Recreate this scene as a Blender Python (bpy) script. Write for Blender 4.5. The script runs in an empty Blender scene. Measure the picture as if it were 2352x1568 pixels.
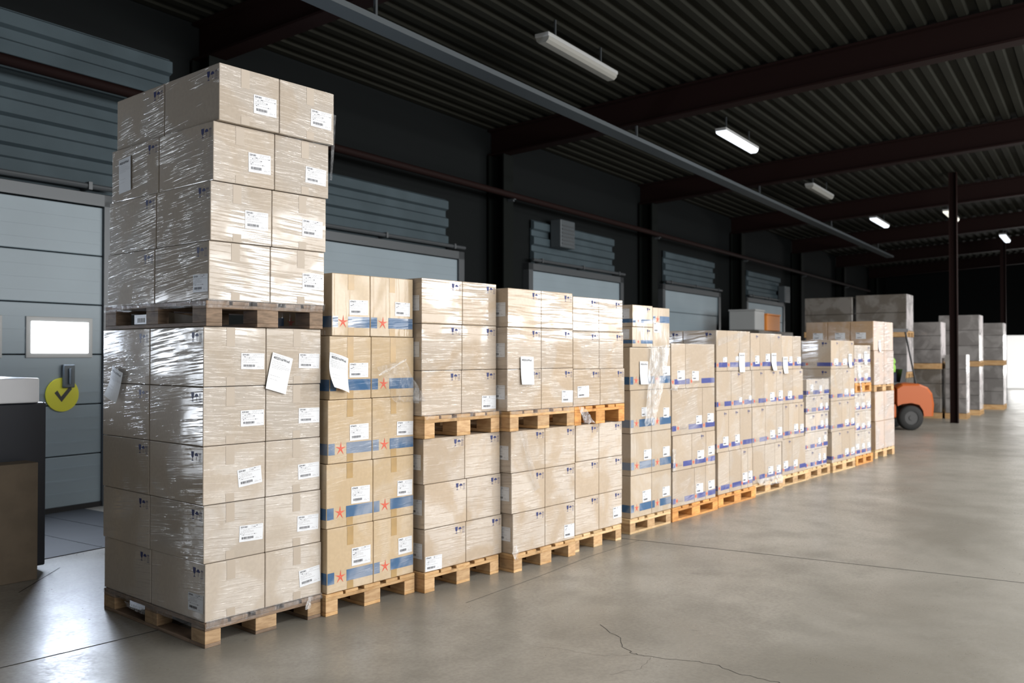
import bpy, bmesh, math, random
from mathutils import Vector, Matrix

scene = bpy.context.scene
COL = scene.collection
PI = math.pi

# ---------------------------------------------------------------- camera
cam_data = bpy.data.cameras.new('camera')
cam = bpy.data.objects.new('camera', cam_data)
COL.objects.link(cam)
scene.camera = cam
cam.location = (-2.651, -4.477, 1.630)
cam.rotation_euler = (math.radians(90 + 0.808), 0, math.radians(40.28 - 90))
cam_data.sensor_width = 36.0
cam_data.lens = 36.0 * 2034.3 / 2352.0
cam_data.clip_end = 200
cam_data.dof.use_dof = True
cam_data.dof.focus_distance = 4.8
cam_data.dof.aperture_fstop = (cam_data.lens / 1000.0) / 0.011

# ---------------------------------------------------------------- building frame (turned 6.5 degrees against the row of pallets)
BA = math.radians(6.5)
BX = Vector((math.cos(BA), math.sin(BA), 0))
BY = Vector((-math.sin(BA), math.cos(BA), 0))
def B(x, y, z=0.0):
    return BX * x + BY * y + Vector((0, 0, z))

# ---------------------------------------------------------------- world and lights
world = bpy.data.worlds.new('world')
scene.world = world
world.use_nodes = True
bgn = world.node_tree.nodes['Background']
bgn.inputs[0].default_value = (0.55, 0.62, 0.70, 1)
bgn.inputs[1].default_value = 0.02

def area(name, loc, direction, sx, sy, power, color, spread=180):
    d = bpy.data.lights.new(name, 'AREA')
    d.shape = 'RECTANGLE'; d.size = sx; d.size_y = sy
    d.energy = power; d.color = color; d.spread = math.radians(spread)
    o = bpy.data.objects.new(name, d); COL.objects.link(o)
    o.location = loc
    z = -Vector(direction).normalized()
    x = (BX if abs(z.dot(BX)) < .9 else BY).copy(); x = (x - z * x.dot(z)).normalized()
    y = z.cross(x)
    o.rotation_euler = Matrix((x, y, z)).transposed().to_euler()
    return o
# added lamp for assumed windows in the far long wall, on the aisle side
area('window_daylight', B(8.0, -12.6, 3.3), BY * 1.0 + Vector((0, 0, -0.12)), 25, 2.6, 2800, (1.0, 0.985, 0.97))
# added lamp over the aisle to brighten the floor; no roof lights built
area('rooflight_daylight', B(15.5, -6.0, 6.02), (0, 0, -1), 34, 1.4, 2100, (1.0, 0.985, 0.95))
# daylight through the open gate at the far end
area('gate_daylight', B(44.5, -3.2, 1.9), -BX, 5.5, 2.4, 330, (1.0, 0.99, 0.97))

# added fill lamp behind the viewer to lift the dark left faces
o_ = area('door_daylight', B(-8.8, -0.5, 1.9), BX, 4.0, 2.6, 55, (0.90, 0.95, 1.0))
# daylight through the small panes of the nearest dock door
for k_ in range(4):
    area('pane_daylight', B(1.87 - .93 * k_, 4.76, 1.80), -BY + Vector((0, 0, -.15)), 0.60, 0.32, (52, 44, 26, 18)[k_], (0.72, 0.82, 1.0))

scene.view_settings.view_transform = 'Standard'
scene.view_settings.look = 'None'
scene.view_settings.exposure = 0.0
scene.view_settings.gamma = 1.0
scene.view_settings.use_curve_mapping = False

# ---------------------------------------------------------------- materials
def mat(name):
    m = bpy.data.materials.new(name); m.use_nodes = True
    nt = m.node_tree
    return m, nt, nt.nodes['Principled BSDF']
def N(nt, kind, **kw):
    n = nt.nodes.new(kind)
    for k, v in kw.items():
        if k == 'op': n.operation = v
        elif k == 'dt': n.data_type = v
        elif k == 'bt': n.blend_type = v
        else: n.inputs[k if not k.startswith('i') or not k[1:].isdigit() else int(k[1:])].default_value = v
    return n
def L(nt, a, b): nt.links.new(a, b)
def math_n(nt, op, a, b=None):
    n = nt.nodes.new('ShaderNodeMath'); n.operation = op
    for i, v in enumerate((a, b)):
        if v is None: continue
        if isinstance(v, (int, float)): n.inputs[i].default_value = v
        else: L(nt, v, n.inputs[i])
    return n.outputs[0]
def mixc(nt, fac, a, b):
    n = nt.nodes.new('ShaderNodeMix'); n.data_type = 'RGBA'
    for s, v in ((0, fac), (6, a), (7, b)):
        if isinstance(v, (int, float)): n.inputs[s].default_value = v
        elif isinstance(v, tuple): n.inputs[s].default_value = v if len(v) == 4 else v + (1,)
        else: L(nt, v, n.inputs[s])
    return n.outputs[2]
def ramp(nt, v, lo, hi, a=0.0, b=1.0):
    n = nt.nodes.new('ShaderNodeMapRange'); n.clamp = True
    n.interpolation_type = 'SMOOTHSTEP'
    L(nt, v, n.inputs[0])
    n.inputs[1].default_value = lo; n.inputs[2].default_value = hi
    n.inputs[3].default_value = a; n.inputs[4].default_value = b
    return n.outputs[0]
def noise(nt, vec, scale, detail=2.0, rough=0.5, dist=0.0):
    n = nt.nodes.new('ShaderNodeTexNoise')
    n.inputs['Scale'].default_value = scale; n.inputs['Detail'].default_value = detail
    n.inputs['Roughness'].default_value = rough; n.inputs['Distortion'].default_value = dist
    if vec is not None: L(nt, vec, n.inputs['Vector'])
    return n.outputs['Fac']
def combine(nt, x, y, z):
    n = nt.nodes.new('ShaderNodeCombineXYZ')
    for i, v in enumerate((x, y, z)):
        if isinstance(v, (int, float)): n.inputs[i].default_value = v
        else: L(nt, v, n.inputs[i])
    return n.outputs[0]

def simple(name, color, rough=0.5, metal=0.0, spec=0.5, noise_amt=0.0, nscale=8.0):
    m, nt, p = mat(name)
    p.inputs['Base Color'].default_value = color + (1,)
    p.inputs['Roughness'].default_value = rough
    p.inputs['Metallic'].default_value = metal
    p.inputs['Specular IOR Level'].default_value = spec
    if noise_amt:
        tc = nt.nodes.new('ShaderNodeTexCoord')
        f = noise(nt, tc.outputs['Object'], nscale, 4)
        c2 = tuple(c * (1 - noise_amt) for c in color)
        L(nt, mixc(nt, ramp(nt, f, 0.35, 0.65), color, c2), p.inputs['Base Color'])
    return m
def emit(name, color, strength):
    m, nt, p = mat(name)
    p.inputs['Base Color'].default_value = color + (1,)
    p.inputs['Emission Color'].default_value = color + (1,)
    p.inputs['Emission Strength'].default_value = strength
    return m

def wrapped(name, color, film, seed=0.0, ink=False, vertical=False, cover=0.43):
    """board wrapped tightly in stretch film: matte under a thin glossy creased coat"""
    m, nt, p = mat(name)
    geo = nt.nodes.new('ShaderNodeNewGeometry')
    info = nt.nodes.new('ShaderNodeObjectInfo')
    sep = nt.nodes.new('ShaderNodeSeparateXYZ'); L(nt, geo.outputs['Position'], sep.inputs[0])
    X, Y, Z = sep.outputs
    soft = noise(nt, geo.outputs['Position'], 1.3, 1)
    slant = math_n(nt, 'ADD', math_n(nt, 'MULTIPLY', X, -0.05 + 0.13 * math.sin(seed * 3.1)), math_n(nt, 'MULTIPLY', Y, 0.10))
    zz = math_n(nt, 'ADD', math_n(nt, 'ADD', Z, slant), math_n(nt, 'MULTIPLY', soft, 0.05))
    if vertical:
        v = combine(nt, math_n(nt, 'MULTIPLY', X, 60), math_n(nt, 'MULTIPLY', Y, 60), math_n(nt, 'MULTIPLY', Z, 2.0))
    else:
        v = combine(nt, math_n(nt, 'MULTIPLY', X, 3.0), math_n(nt, 'MULTIPLY', Y, 3.0), math_n(nt, 'MULTIPLY', zz, 95))
    crease = ramp(nt, noise(nt, v, 1.0, 2, 0.5), 0.50, 0.80)
    vp = N(nt, 'ShaderNodeVectorMath', op='ADD'); L(nt, geo.outputs['Position'], vp.inputs[0])
    vp.inputs[1].default_value = (seed * 7.3, seed * 3.7, seed * 5.1)
    patch = ramp(nt, noise(nt, vp.outputs[0], 2.6, 3, 0.55, 0.6), cover, cover + 0.17)
    h = math_n(nt, 'MULTIPLY', crease, math_n(nt, 'ADD', math_n(nt, 'MULTIPLY', patch, 0.9), 0.10))
    bump = nt.nodes.new('ShaderNodeBump')
    bump.inputs['Strength'].default_value = 1.0; bump.inputs['Distance'].default_value = 0.0085 if not vertical else 0.0035
    L(nt, h, bump.inputs['Height'])
    L(nt, bump.outputs[0], p.inputs['Coat Normal'])
    p.inputs['Coat Roughness'].default_value = 0.07
    p.inputs['Coat IOR'].default_value = 1.75
    L(nt, math_n(nt, 'MULTIPLY', math_n(nt, 'ADD', math_n(nt, 'MULTIPLY', patch, 0.75), 0.25), film), p.inputs['Coat Weight'])
    # board: fine fibre, slight blotches, a little variation from carton to carton, milky where film lies in several layers
    fibre = noise(nt, geo.outputs['Position'], 45, 3)
    blot = noise(nt, geo.outputs['Position'], 5, 3)
    dark = tuple(c * 0.90 for c in color)
    c1 = mixc(nt, ramp(nt, fibre, 0.35, 0.65, 0, 0.6), color, dark)
    c1 = mixc(nt, ramp(nt, blot, 0.4, 0.7, 0, 0.5), c1, tuple(c * 0.93 for c in color))
    k = math_n(nt, 'MULTIPLY', patch, (0.20 if not ink else 0.30) * film)
    c1 = mixc(nt, k, c1, (0.62, 0.61, 0.60))
    hsv = nt.nodes.new('ShaderNodeHueSaturation')
    L(nt, c1, hsv.inputs['Color'])
    L(nt, ramp(nt, info.outputs['Random'], 0, 1, 0.94, 1.06), hsv.inputs['Value'])
    L(nt, hsv.outputs[0], p.inputs['Base Color'])
    p.inputs['Roughness'].default_value = 0.75
    p.inputs['Specular IOR Level'].default_value = 0.25
    return m

def wood(name, c1, c2, rough=0.75):
    m, nt, p = mat(name)
    tc = nt.nodes.new('ShaderNodeTexCoord')
    info = nt.nodes.new('ShaderNodeObjectInfo')
    sep = nt.nodes.new('ShaderNodeSeparateXYZ'); L(nt, tc.outputs['Object'], sep.inputs[0])
    off = math_n(nt, 'MULTIPLY', info.outputs['Random'], 30)
    v = combine(nt, math_n(nt, 'ADD', math_n(nt, 'MULTIPLY', sep.outputs[0], 9), off), math_n(nt, 'MULTIPLY', sep.outputs[1], 5), math_n(nt, 'MULTIPLY', sep.outputs[2], 45))
    g = noise(nt, v, 1.0, 5, 0.6, 0.4)
    st = noise(nt, tc.outputs['Object'], 14, 3)
    c = mixc(nt, ramp(nt, g, 0.35, 0.68), c1 + (1,), c2 + (1,))
    c = mixc(nt, ramp(nt, st, 0.58, 0.75, 0, 0.35), c, tuple(x * 0.45 for x in c2) + (1,))
    hsv = nt.nodes.new('ShaderNodeHueSaturation'); L(nt, c, hsv.inputs['Color'])
    L(nt, ramp(nt, info.outputs['Random'], 0, 1, 0.82, 1.12), hsv.inputs['Value'])
    L(nt, hsv.outputs[0], p.inputs['Base Color'])
    p.inputs['Roughness'].default_value = rough
    b = nt.nodes.new('ShaderNodeBump'); b.inputs['Strength'].default_value = 0.4; b.inputs['Distance'].default_value = 0.002
    L(nt, g, b.inputs['Height']); L(nt, b.outputs[0], p.inputs['Normal'])
    return m

def film_mat(name, alpha=0.30, scale=26.0, tint=(0.55, 0.56, 0.58)):
    """loose clear stretch film: mostly see-through, glossy on its creases"""
    m, nt, p = mat(name)
    tc = nt.nodes.new('ShaderNodeTexCoord')
    sp = nt.nodes.new('ShaderNodeSeparateXYZ'); L(nt, tc.outputs['Object'], sp.inputs[0])
    vv = combine(nt, math_n(nt, 'ADD', sp.outputs[0], math_n(nt, 'MULTIPLY', sp.outputs[2], -0.25)), sp.outputs[1], math_n(nt, 'MULTIPLY', sp.outputs[2], 0.30))
    h = noise(nt, vv, scale, 4, 0.6, 1.0)
    b = nt.nodes.new('ShaderNodeBump'); b.inputs['Strength'].default_value = 1.0; b.inputs['Distance'].default_value = 0.012
    L(nt, h, b.inputs['Height']); L(nt, b.outputs[0], p.inputs['Normal'])
    p.inputs['Base Color'].default_value = tint + (1,)
    p.inputs['Roughness'].default_value = 0.16
    p.inputs['Specular IOR Level'].default_value = 0.8
    tr = nt.nodes.new('ShaderNodeBsdfTransparent')
    mx = nt.nodes.new('ShaderNodeMixShader')
    L(nt, ramp(nt, h, 0.35, 0.75, alpha * 0.45, min(1.0, alpha * 1.9)), mx.inputs[0])
    L(nt, tr.outputs[0], mx.inputs[1]); L(nt, p.outputs[0], mx.inputs[2])
    out = [n for n in nt.nodes if n.type == 'OUTPUT_MATERIAL'][0]
    L(nt, mx.outputs[0], out.inputs[0])
    return m

def concrete():
    m, nt, p = mat('polished_concrete')
    geo = nt.nodes.new('ShaderNodeNewGeometry')
    P = geo.outputs['Position']
    big = noise(nt, P, 0.55, 4, 0.6, 0.5)
    mid = noise(nt, P, 2.2, 5, 0.6)
    fine = noise(nt, P, 40, 3, 0.6)
    c = mixc(nt, ramp(nt, big, 0.35, 0.65), (0.205, 0.191, 0.163, 1), (0.290, 0.274, 0.242, 1))
    c = mixc(nt, ramp(nt, mid, 0.40, 0.72, 0, 0.55), c, (0.164, 0.153, 0.130, 1))
    c = mixc(nt, ramp(nt, fine, 0.35, 0.7, 0, 0.22), c, (0.16, 0.15, 0.135, 1))
    spots = noise(nt, P, 6.0, 2, 0.5)
    c = mixc(nt, ramp(nt, spots, 0.70, 0.78, 0, 0.55), c, (0.10, 0.096, 0.09, 1))
    L(nt, c, p.inputs['Base Color'])
    r = math_n(nt, 'ADD', ramp(nt, mid, 0.3, 0.7, 0.0, 0.10), ramp(nt, fine, 0.3, 0.7, 0.25, 0.36))
    L(nt, r, p.inputs['Roughness'])
    p.inputs['Specular IOR Level'].default_value = 0.55
    b = nt.nodes.new('ShaderNodeBump'); b.inputs['Strength'].default_value = 0.25; b.inputs['Distance'].default_value = 0.004
    L(nt, noise(nt, P, 9, 4, 0.6), b.inputs['Height']); L(nt, b.outputs[0], p.inputs['Normal'])
    return m

M = {}
M['grey_board'] = wrapped('grey_brown_board_under_film', (0.430, 0.368, 0.300), 1.0, 0.3, cover=0.41)
M['milky_board'] = wrapped('pale_board_under_milky_film', (0.500, 0.425, 0.355), 1.4, 8.3, cover=0.36)  # milky film, its base lightened to stand in for film highlights
M['yellow_board'] = wrapped('yellow_brown_board_under_film', (0.470, 0.355, 0.222), 0.55, 1.1)
M['tan_board'] = wrapped('tan_board_under_film', (0.430, 0.340, 0.248), 1.1, 2.2, cover=0.39)
M['pale_board'] = wrapped('pale_board_under_film', (0.425, 0.345, 0.264), 0.85, 3.4)
M['yellow_board_pleated'] = wrapped('yellow_brown_board_under_pleated_film', (0.470, 0.360, 0.232), 0.32, 1.6, vertical=True)
M['pale_board_pleated'] = wrapped('pale_board_under_pleated_film', (0.440, 0.355, 0.262), 0.9, 2.9, vertical=True)
M['brown_board'] = wrapped('brown_board_under_film', (0.370, 0.245, 0.140), 0.7, 4.1)
M['rose_board'] = wrapped('rose_board_under_film', (0.560, 0.450, 0.390), 1.3, 5.2)  # film glare put into the colour, for the last stack's front
M['inner_board'] = simple('plain_board', (0.38, 0.29, 0.19), 0.8, noise_amt=0.12)
M['blue_ink'] = wrapped('blue_print', (0.040, 0.105, 0.215), 0.8, 1.1, ink=True)
M['violet_ink'] = wrapped('violet_blue_print', (0.060, 0.075, 0.250), 0.8, 3.4, ink=True)
M['navy_ink'] = simple('navy_print', (0.025, 0.035, 0.130), 0.6)
M['red_ink'] = simple('red_print', (0.640, 0.090, 0.050), 0.6)
M['grey_ink'] = simple('grey_print', (0.300, 0.260, 0.240), 0.7)
M['paper'] = simple('white_label_paper', (0.66, 0.68, 0.71), 0.45)
M['note_paper'] = simple('white_note_paper', (0.72, 0.74, 0.76), 0.6)
M['black_ink'] = simple('black_print', (0.035, 0.035, 0.045), 0.6)
M['pale_ink'] = simple('faint_print', (0.48, 0.48, 0.50), 0.6)
M['tape'] = simple('brown_tape', (0.400, 0.260, 0.105), 0.3, noise_amt=0.15)
M['pale_tape'] = simple('pale_tape', (0.405, 0.343, 0.276), 0.5)
M['worn_block'] = wood('worn_chip_block', (0.400, 0.270, 0.150), (0.280, 0.175, 0.090))
M['pine'] = wood('pine_wood', (0.560, 0.365, 0.180), (0.430, 0.240, 0.095))
M['orange_pine'] = wood('reddish_pine_wood', (0.660, 0.330, 0.100), (0.500, 0.210, 0.055))
M['pale_pine'] = wood('pale_pine_wood', (0.640, 0.460, 0.260), (0.520, 0.340, 0.160))
M['old_wood'] = wood('old_grey_wood', (0.240, 0.165, 0.110), (0.135, 0.092, 0.060))
M['chip_block'] = wood('pressed_chip_wood', (0.560, 0.370, 0.195), (0.420, 0.250, 0.120))
M['film'] = film_mat('clear_stretch_film', 0.14)
M['film_dense'] = film_mat('bunched_stretch_film', 0.36, 44, (0.78, 0.79, 0.80))
M['concrete'] = concrete()

# more plain materials of the building and its machines
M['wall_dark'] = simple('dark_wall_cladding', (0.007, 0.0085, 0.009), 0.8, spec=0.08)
M['clad'] = simple('blue_grey_cladding', (0.060, 0.084, 0.098), 0.6, spec=0.12, noise_amt=0.2, nscale=1.5)
M['door_white'] = simple('light_grey_door_panel', (0.235, 0.295, 0.335), 0.45, noise_amt=0.06, nscale=1.2)
M['door_seal'] = simple('black_rubber', (0.012, 0.012, 0.013), 0.8)
M['steel_dark'] = simple('dark_steel', (0.070, 0.078, 0.085), 0.4, metal=0.3)
M['leveller'] = simple('worn_steel_plate', (0.020, 0.022, 0.025), 0.7, metal=0.1, noise_amt=0.2, nscale=2.0)
M['red_paint'] = simple('dark_red_paint', (0.011, 0.0045, 0.004), 0.7, spec=0.10)
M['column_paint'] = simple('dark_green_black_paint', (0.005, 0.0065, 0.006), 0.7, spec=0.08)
M['roof'] = simple('roof_deck', (0.019, 0.0193, 0.0155), 0.8, spec=0.06, noise_amt=0.15, nscale=0.8)
M['galvanised'] = simple('galvanised_steel', (0.070, 0.083, 0.092), 0.5, metal=0.2)
M['pane'] = emit('daylit_pane', (0.90, 0.95, 1.0), 10.0)
M['side_pane'] = emit('daylit_side_pane', (0.86, 0.92, 1.0), 9.0)  # glow of the assumed window beside the first dock door
M['gate_sky'] = emit('daylight_in_gate', (1.0, 0.99, 0.97), 0.85)
M['tube_on'] = emit('lit_tube_cover', (0.86, 0.92, 1.0), 1.5)
M['tube_warm'] = emit('warm_lit_tube_cover', (1.0, 0.96, 0.84), 0.9)
M['tube_off'] = simple('unlit_tube_cover', (0.26, 0.26, 0.24), 0.5)
M['lamp_body'] = simple('lamp_housing', (0.35, 0.36, 0.36), 0.5)
M['yellow'] = simple('yellow_plastic', (0.62, 0.60, 0.03), 0.5)
M['orange'] = simple('orange_paint', (0.380, 0.078, 0.007), 0.5)
M['orange_crate'] = simple('orange_plastic', (0.85, 0.30, 0.05), 0.5)
M['tyre'] = simple('black_tyre', (0.014, 0.014, 0.014), 0.8)
M['hub'] = simple('grey_wheel_hub', (0.025, 0.025, 0.025), 0.5)
M['machine_black'] = simple('black_machine_paint', (0.016, 0.017, 0.019), 0.45)
M['vest'] = simple('hi_vis_green_vest', (0.270, 0.550, 0.090), 0.7)
M['skin'] = simple('skin', (0.480, 0.290, 0.200), 0.55)
M['hair'] = simple('dark_hair', (0.025, 0.018, 0.013), 0.6)
M['trousers'] = simple('dark_blue_workwear', (0.020, 0.027, 0.050), 0.8)
M['navy_cabinet'] = simple('navy_black_panel', (0.014, 0.018, 0.027), 0.4)
M['white_top'] = simple('white_laminate', (0.80, 0.82, 0.86), 0.35)
M['scrap_board'] = simple('brown_corrugated_board', (0.140, 0.108, 0.074), 0.8, noise_amt=0.15)
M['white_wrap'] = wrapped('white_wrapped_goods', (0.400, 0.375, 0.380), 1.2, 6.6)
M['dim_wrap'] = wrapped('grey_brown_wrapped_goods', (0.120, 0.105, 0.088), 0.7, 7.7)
M['white_film'] = wrapped('thick_white_film', (0.640, 0.600, 0.610), 1.2, 6.1)  # film glare put into the colour, for the lit fronts of far loads
M['grey_wrap'] = wrapped('grey_wrapped_goods', (0.170, 0.160, 0.155), 0.8, 9.1)  # shade of the far loads' side faces put into the colour
M['faint_joint'] = simple('faint_floor_joint', (0.105, 0.098, 0.086), 0.8)
M['joint'] = simple('dark_floor_joint', (0.035, 0.033, 0.030), 0.9)

# ---------------------------------------------------------------- mesh helpers
class MB:
    """collects faces, then links them as ONE mesh object"""
    def __init__(s): s.v = []; s.f = []; s.m = []
    def face(s, pts, m=0):
        i = len(s.v); s.v += [tuple(p) for p in pts]; s.f.append(tuple(range(i, i + len(pts)))); s.m.append(m)
    def mesh_in(s, verts, faces, m=0):
        i = len(s.v); s.v += [tuple(p) for p in verts]
        for f in faces: s.f.append(tuple(i + k for k in f)); s.m.append(m)
    def box(s, x0, x1, y0, y1, z0, z1, m=0, bev=0.0):
        if bev <= 0:
            v = [(x, y, z) for z in (z0, z1) for y in (y0, y1) for x in (x0, x1)]
            s.mesh_in(v, [(0, 2, 3, 1), (4, 5, 7, 6), (0, 1, 5, 4), (2, 6, 7, 3), (0, 4, 6, 2), (1, 3, 7, 5)], m)
        else:
            bm = bmesh.new(); bmesh.ops.create_cube(bm, size=1)
            for v in bm.verts:
                v.co = (x0 if v.co.x < 0 else x1, y0 if v.co.y < 0 else y1, z0 if v.co.z < 0 else z1)
            bmesh.ops.bevel(bm, geom=bm.edges[:], offset=bev, segments=2, profile=0.5, affect='EDGES')
            bm.verts.index_update()
            s.mesh_in([v.co[:] for v in bm.verts], [[v.index for v in f.verts] for f in bm.faces], m)
            bm.free()
    def prism(s, outline, axis, a, b, m=0):
        """outline: 2-D points; axis 'x','y','z' is the extrusion direction"""
        def P(q, t):
            if axis == 'x': return (t, q[0], q[1])
            if axis == 'y': return (q[0], t, q[1])
            return (q[0], q[1], t)
        n = len(outline)
        v = [P(q, a) for q in outline] + [P(q, b) for q in outline]
        s.mesh_in(v, [tuple(range(n))[::-1], tuple(range(n, 2 * n))] + [(i, (i + 1) % n, n + (i + 1) % n, n + i) for i in range(n)], m)
    def cyl(s, p0, p1, r, n=12, m=0, r1=None):
        p0 = Vector(p0); p1 = Vector(p1); d = (p1 - p0).normalized()
        a = d.orthogonal().normalized(); b = d.cross(a)
        r1 = r if r1 is None else r1
        v = [p0 + (a * math.cos(2 * PI * i / n) + b * math.sin(2 * PI * i / n)) * r for i in range(n)]
        v += [p1 + (a * math.cos(2 * PI * i / n) + b * math.sin(2 * PI * i / n)) * r1 for i in range(n)]
        s.mesh_in(v, [tuple(range(n))[::-1], tuple(range(n, 2 * n))] + [(i, (i + 1) % n, n + (i + 1) % n, n + i) for i in range(n)], m)
    def data(s, name, mats, smooth=False):
        me = bpy.data.meshes.new(name)
        me.from_pydata(s.v, [], s.f)
        for m in mats: me.materials.append(m)
        for p, k in zip(me.polygons, s.m): p.material_index = k; p.use_smooth = smooth
        me.update()
        if smooth:
            bm = bmesh.new(); bm.from_mesh(me); bmesh.ops.recalc_face_normals(bm, faces=bm.faces[:]); bm.to_mesh(me); bm.free()
        return me
    def build(s, name, mats, parent=None, loc=(0, 0, 0), rot=(0, 0, 0), smooth=False):
        return put(name, s.data(name, mats if isinstance(mats, (list, tuple)) else [mats], smooth), parent, loc, rot)
def put(name, me, parent=None, loc=(0, 0, 0), rot=(0, 0, 0)):
    o = bpy.data.objects.new(name, me); COL.objects.link(o)
    o.location = loc; o.rotation_euler = rot
    if parent: o.parent = parent
    return o
def tag(o, label, cat, group=None, kind=None):
    o['label'] = label; o['category'] = cat
    if group: o['group'] = group
    if kind: o['kind'] = kind
    return o
def thing(name, label, cat, loc=(0, 0, 0), rotz=0.0, group=None):
    o = bpy.data.objects.new(name, None); COL.objects.link(o)
    o.empty_display_size = 0.1
    o.location = loc; o.rotation_euler = (0, 0, rotz)
    return tag(o, label, cat, group)
def struct(o, label=None, cat=None):
    o['kind'] = 'structure'
    if label: o['label'] = label
    if cat: o['category'] = cat
    return o
def copy_tree(o, parent=None):
    c = o.copy(); COL.objects.link(c); c.parent = parent
    for ch in list(o.children): copy_tree(ch, c)
    return c

_txt = {}
def text_mesh(s, size, bold=0.0):
    """verts and faces of a line of lettering in its own x-y plane, starting at the origin"""
    key = (s, size, bold)
    if key not in _txt:
        cu = bpy.data.curves.new('lettering', 'FONT'); cu.body = s; cu.size = size; cu.resolution_u = 2; cu.offset = bold
        ob = bpy.data.objects.new('lettering', cu); COL.objects.link(ob)
        dg = bpy.context.evaluated_depsgraph_get(); dg.update()
        me = ob.evaluated_get(dg).to_mesh()
        _txt[key] = ([v.co.to_tuple() for v in me.vertices], [tuple(p.vertices) for p in me.polygons])
        bpy.data.objects.remove(ob); bpy.data.curves.remove(cu)
    return _txt[key]

# ================================================================= BUILDING
ROT = (0, 0, BA)
XA, XB, YW, YR = -9.0, 44.0, 4.90, -13.0
SL = 0.055
def roof_z(y): return 5.60 + SL * (YW - y)
g = MB(); g.box(XA, XB + 3, YR - 1, YW + 1.2, -0.25, 0.0); struct(g.build('floor', M['concrete'], None, (0, 0, 0), ROT), 'grey concrete warehouse floor', 'floor')
# long wall with the dock doors
DOORS = [(-1.45, 2.42), (4.80, 8.72), (10.85, 14.66), (16.90, 20.70), (23.0, 26.7)]
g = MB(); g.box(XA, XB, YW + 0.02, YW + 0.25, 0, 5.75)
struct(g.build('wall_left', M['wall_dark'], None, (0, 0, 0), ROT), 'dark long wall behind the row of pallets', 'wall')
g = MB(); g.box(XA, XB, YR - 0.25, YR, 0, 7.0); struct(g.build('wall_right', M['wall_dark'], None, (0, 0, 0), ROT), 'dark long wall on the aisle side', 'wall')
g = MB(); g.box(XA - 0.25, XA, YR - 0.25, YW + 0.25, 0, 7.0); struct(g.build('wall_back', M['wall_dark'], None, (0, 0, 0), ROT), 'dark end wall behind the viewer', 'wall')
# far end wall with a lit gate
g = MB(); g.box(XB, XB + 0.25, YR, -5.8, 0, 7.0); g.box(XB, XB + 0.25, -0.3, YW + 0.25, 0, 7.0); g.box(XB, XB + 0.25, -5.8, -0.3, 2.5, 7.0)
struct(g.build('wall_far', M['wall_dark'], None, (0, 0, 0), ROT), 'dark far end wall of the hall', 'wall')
g = MB(); g.box(XB + 1.2, XB + 1.3, -6.2, 0.2, 0.0, 3.8); struct(g.build('window_1', M['gate_sky'], None, (0, 0, 0), ROT), 'bright daylight in the far gate', 'window')
# roof deck: corrugated sheet whose ribs run along the hall
g = MB(); prof = []
y = YW + 0.25
while y > YR - 0.3:
    for dy, dz in ((0, 0), (0.10, 0), (0.13, 0.055), (0.22, 0.055)):
        prof.append((y - dy, roof_z(y - dy) + dz))
    y -= 0.25
vs = [(x, q[0], q[1]) for x in (XA - 0.25, XB + 0.25) for q in prof]; n = len(prof)
g.mesh_in(vs, [(i, i + 1, n + i + 1, n + i) for i in range(n - 1)])
struct(g.build('ceiling', M['roof'], None, (0, 0, 0), ROT), 'dark ribbed roof deck', 'ceiling')
# roof beams and the columns under them
def i_section(w, h, tf, tw):
    return [(-w/2, 0), (w/2, 0), (w/2, tf), (tw/2, tf), (tw/2, h - tf), (w/2, h - tf), (w/2, h), (-w/2, h), (-w/2, h - tf), (-tw/2, h - tf), (-tw/2, tf), (-w/2, tf)]
BAYS = [-2.5, 3.62, 9.74, 15.84, 21.94, 28.0, 34.1, 40.2]
for k, xb in enumerate(BAYS):
    g = MB()
    sec = i_section(0.24, 0.46, 0.03, 0.03)
    ya, yb = YW, YR
    v = [(xb + q[0], ya, roof_z(ya) - 0.47 + q[1]) for q in sec] + [(xb + q[0], yb, roof_z(yb) - 0.47 + q[1]) for q in sec]
    n = len(sec)
    g.mesh_in(v, [tuple(range(n)), tuple(range(n, 2 * n))[::-1]] + [(i, n + i, n + (i + 1) % n, (i + 1) % n) for i in range(n)])
    struct(g.build('roof_beam', M['red_paint'], None, (0, 0, 0), ROT), 'dark red steel roof beam', 'beam')
    g = MB(); sec = i_section(0.30, 0.34, 0.03, 0.03)
    g.prism([(xb + q[0], YW - 0.36 + q[1]) for q in sec], 'z', 0.0, roof_z(YW) - 0.47)
    struct(g.build('steel_column', M['column_paint'], None, (0, 0, 0), ROT), 'dark steel wall column', 'column')
# slim free standing column on the far side of the aisle
for (xc, yc) in ((20.09, -1.19), (32.4, -1.2)):
    g = MB(); sec = i_section(0.17, 0.17, 0.016, 0.016)
    g.prism([(xc + q[0], yc - 0.085 + q[1]) for q in sec], 'z', 0.0, roof_z(yc) - 0.0)
    struct(g.build('steel_column', M['red_paint'], None, (0, 0, 0), ROT), 'slim dark red free standing column', 'column')

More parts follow.
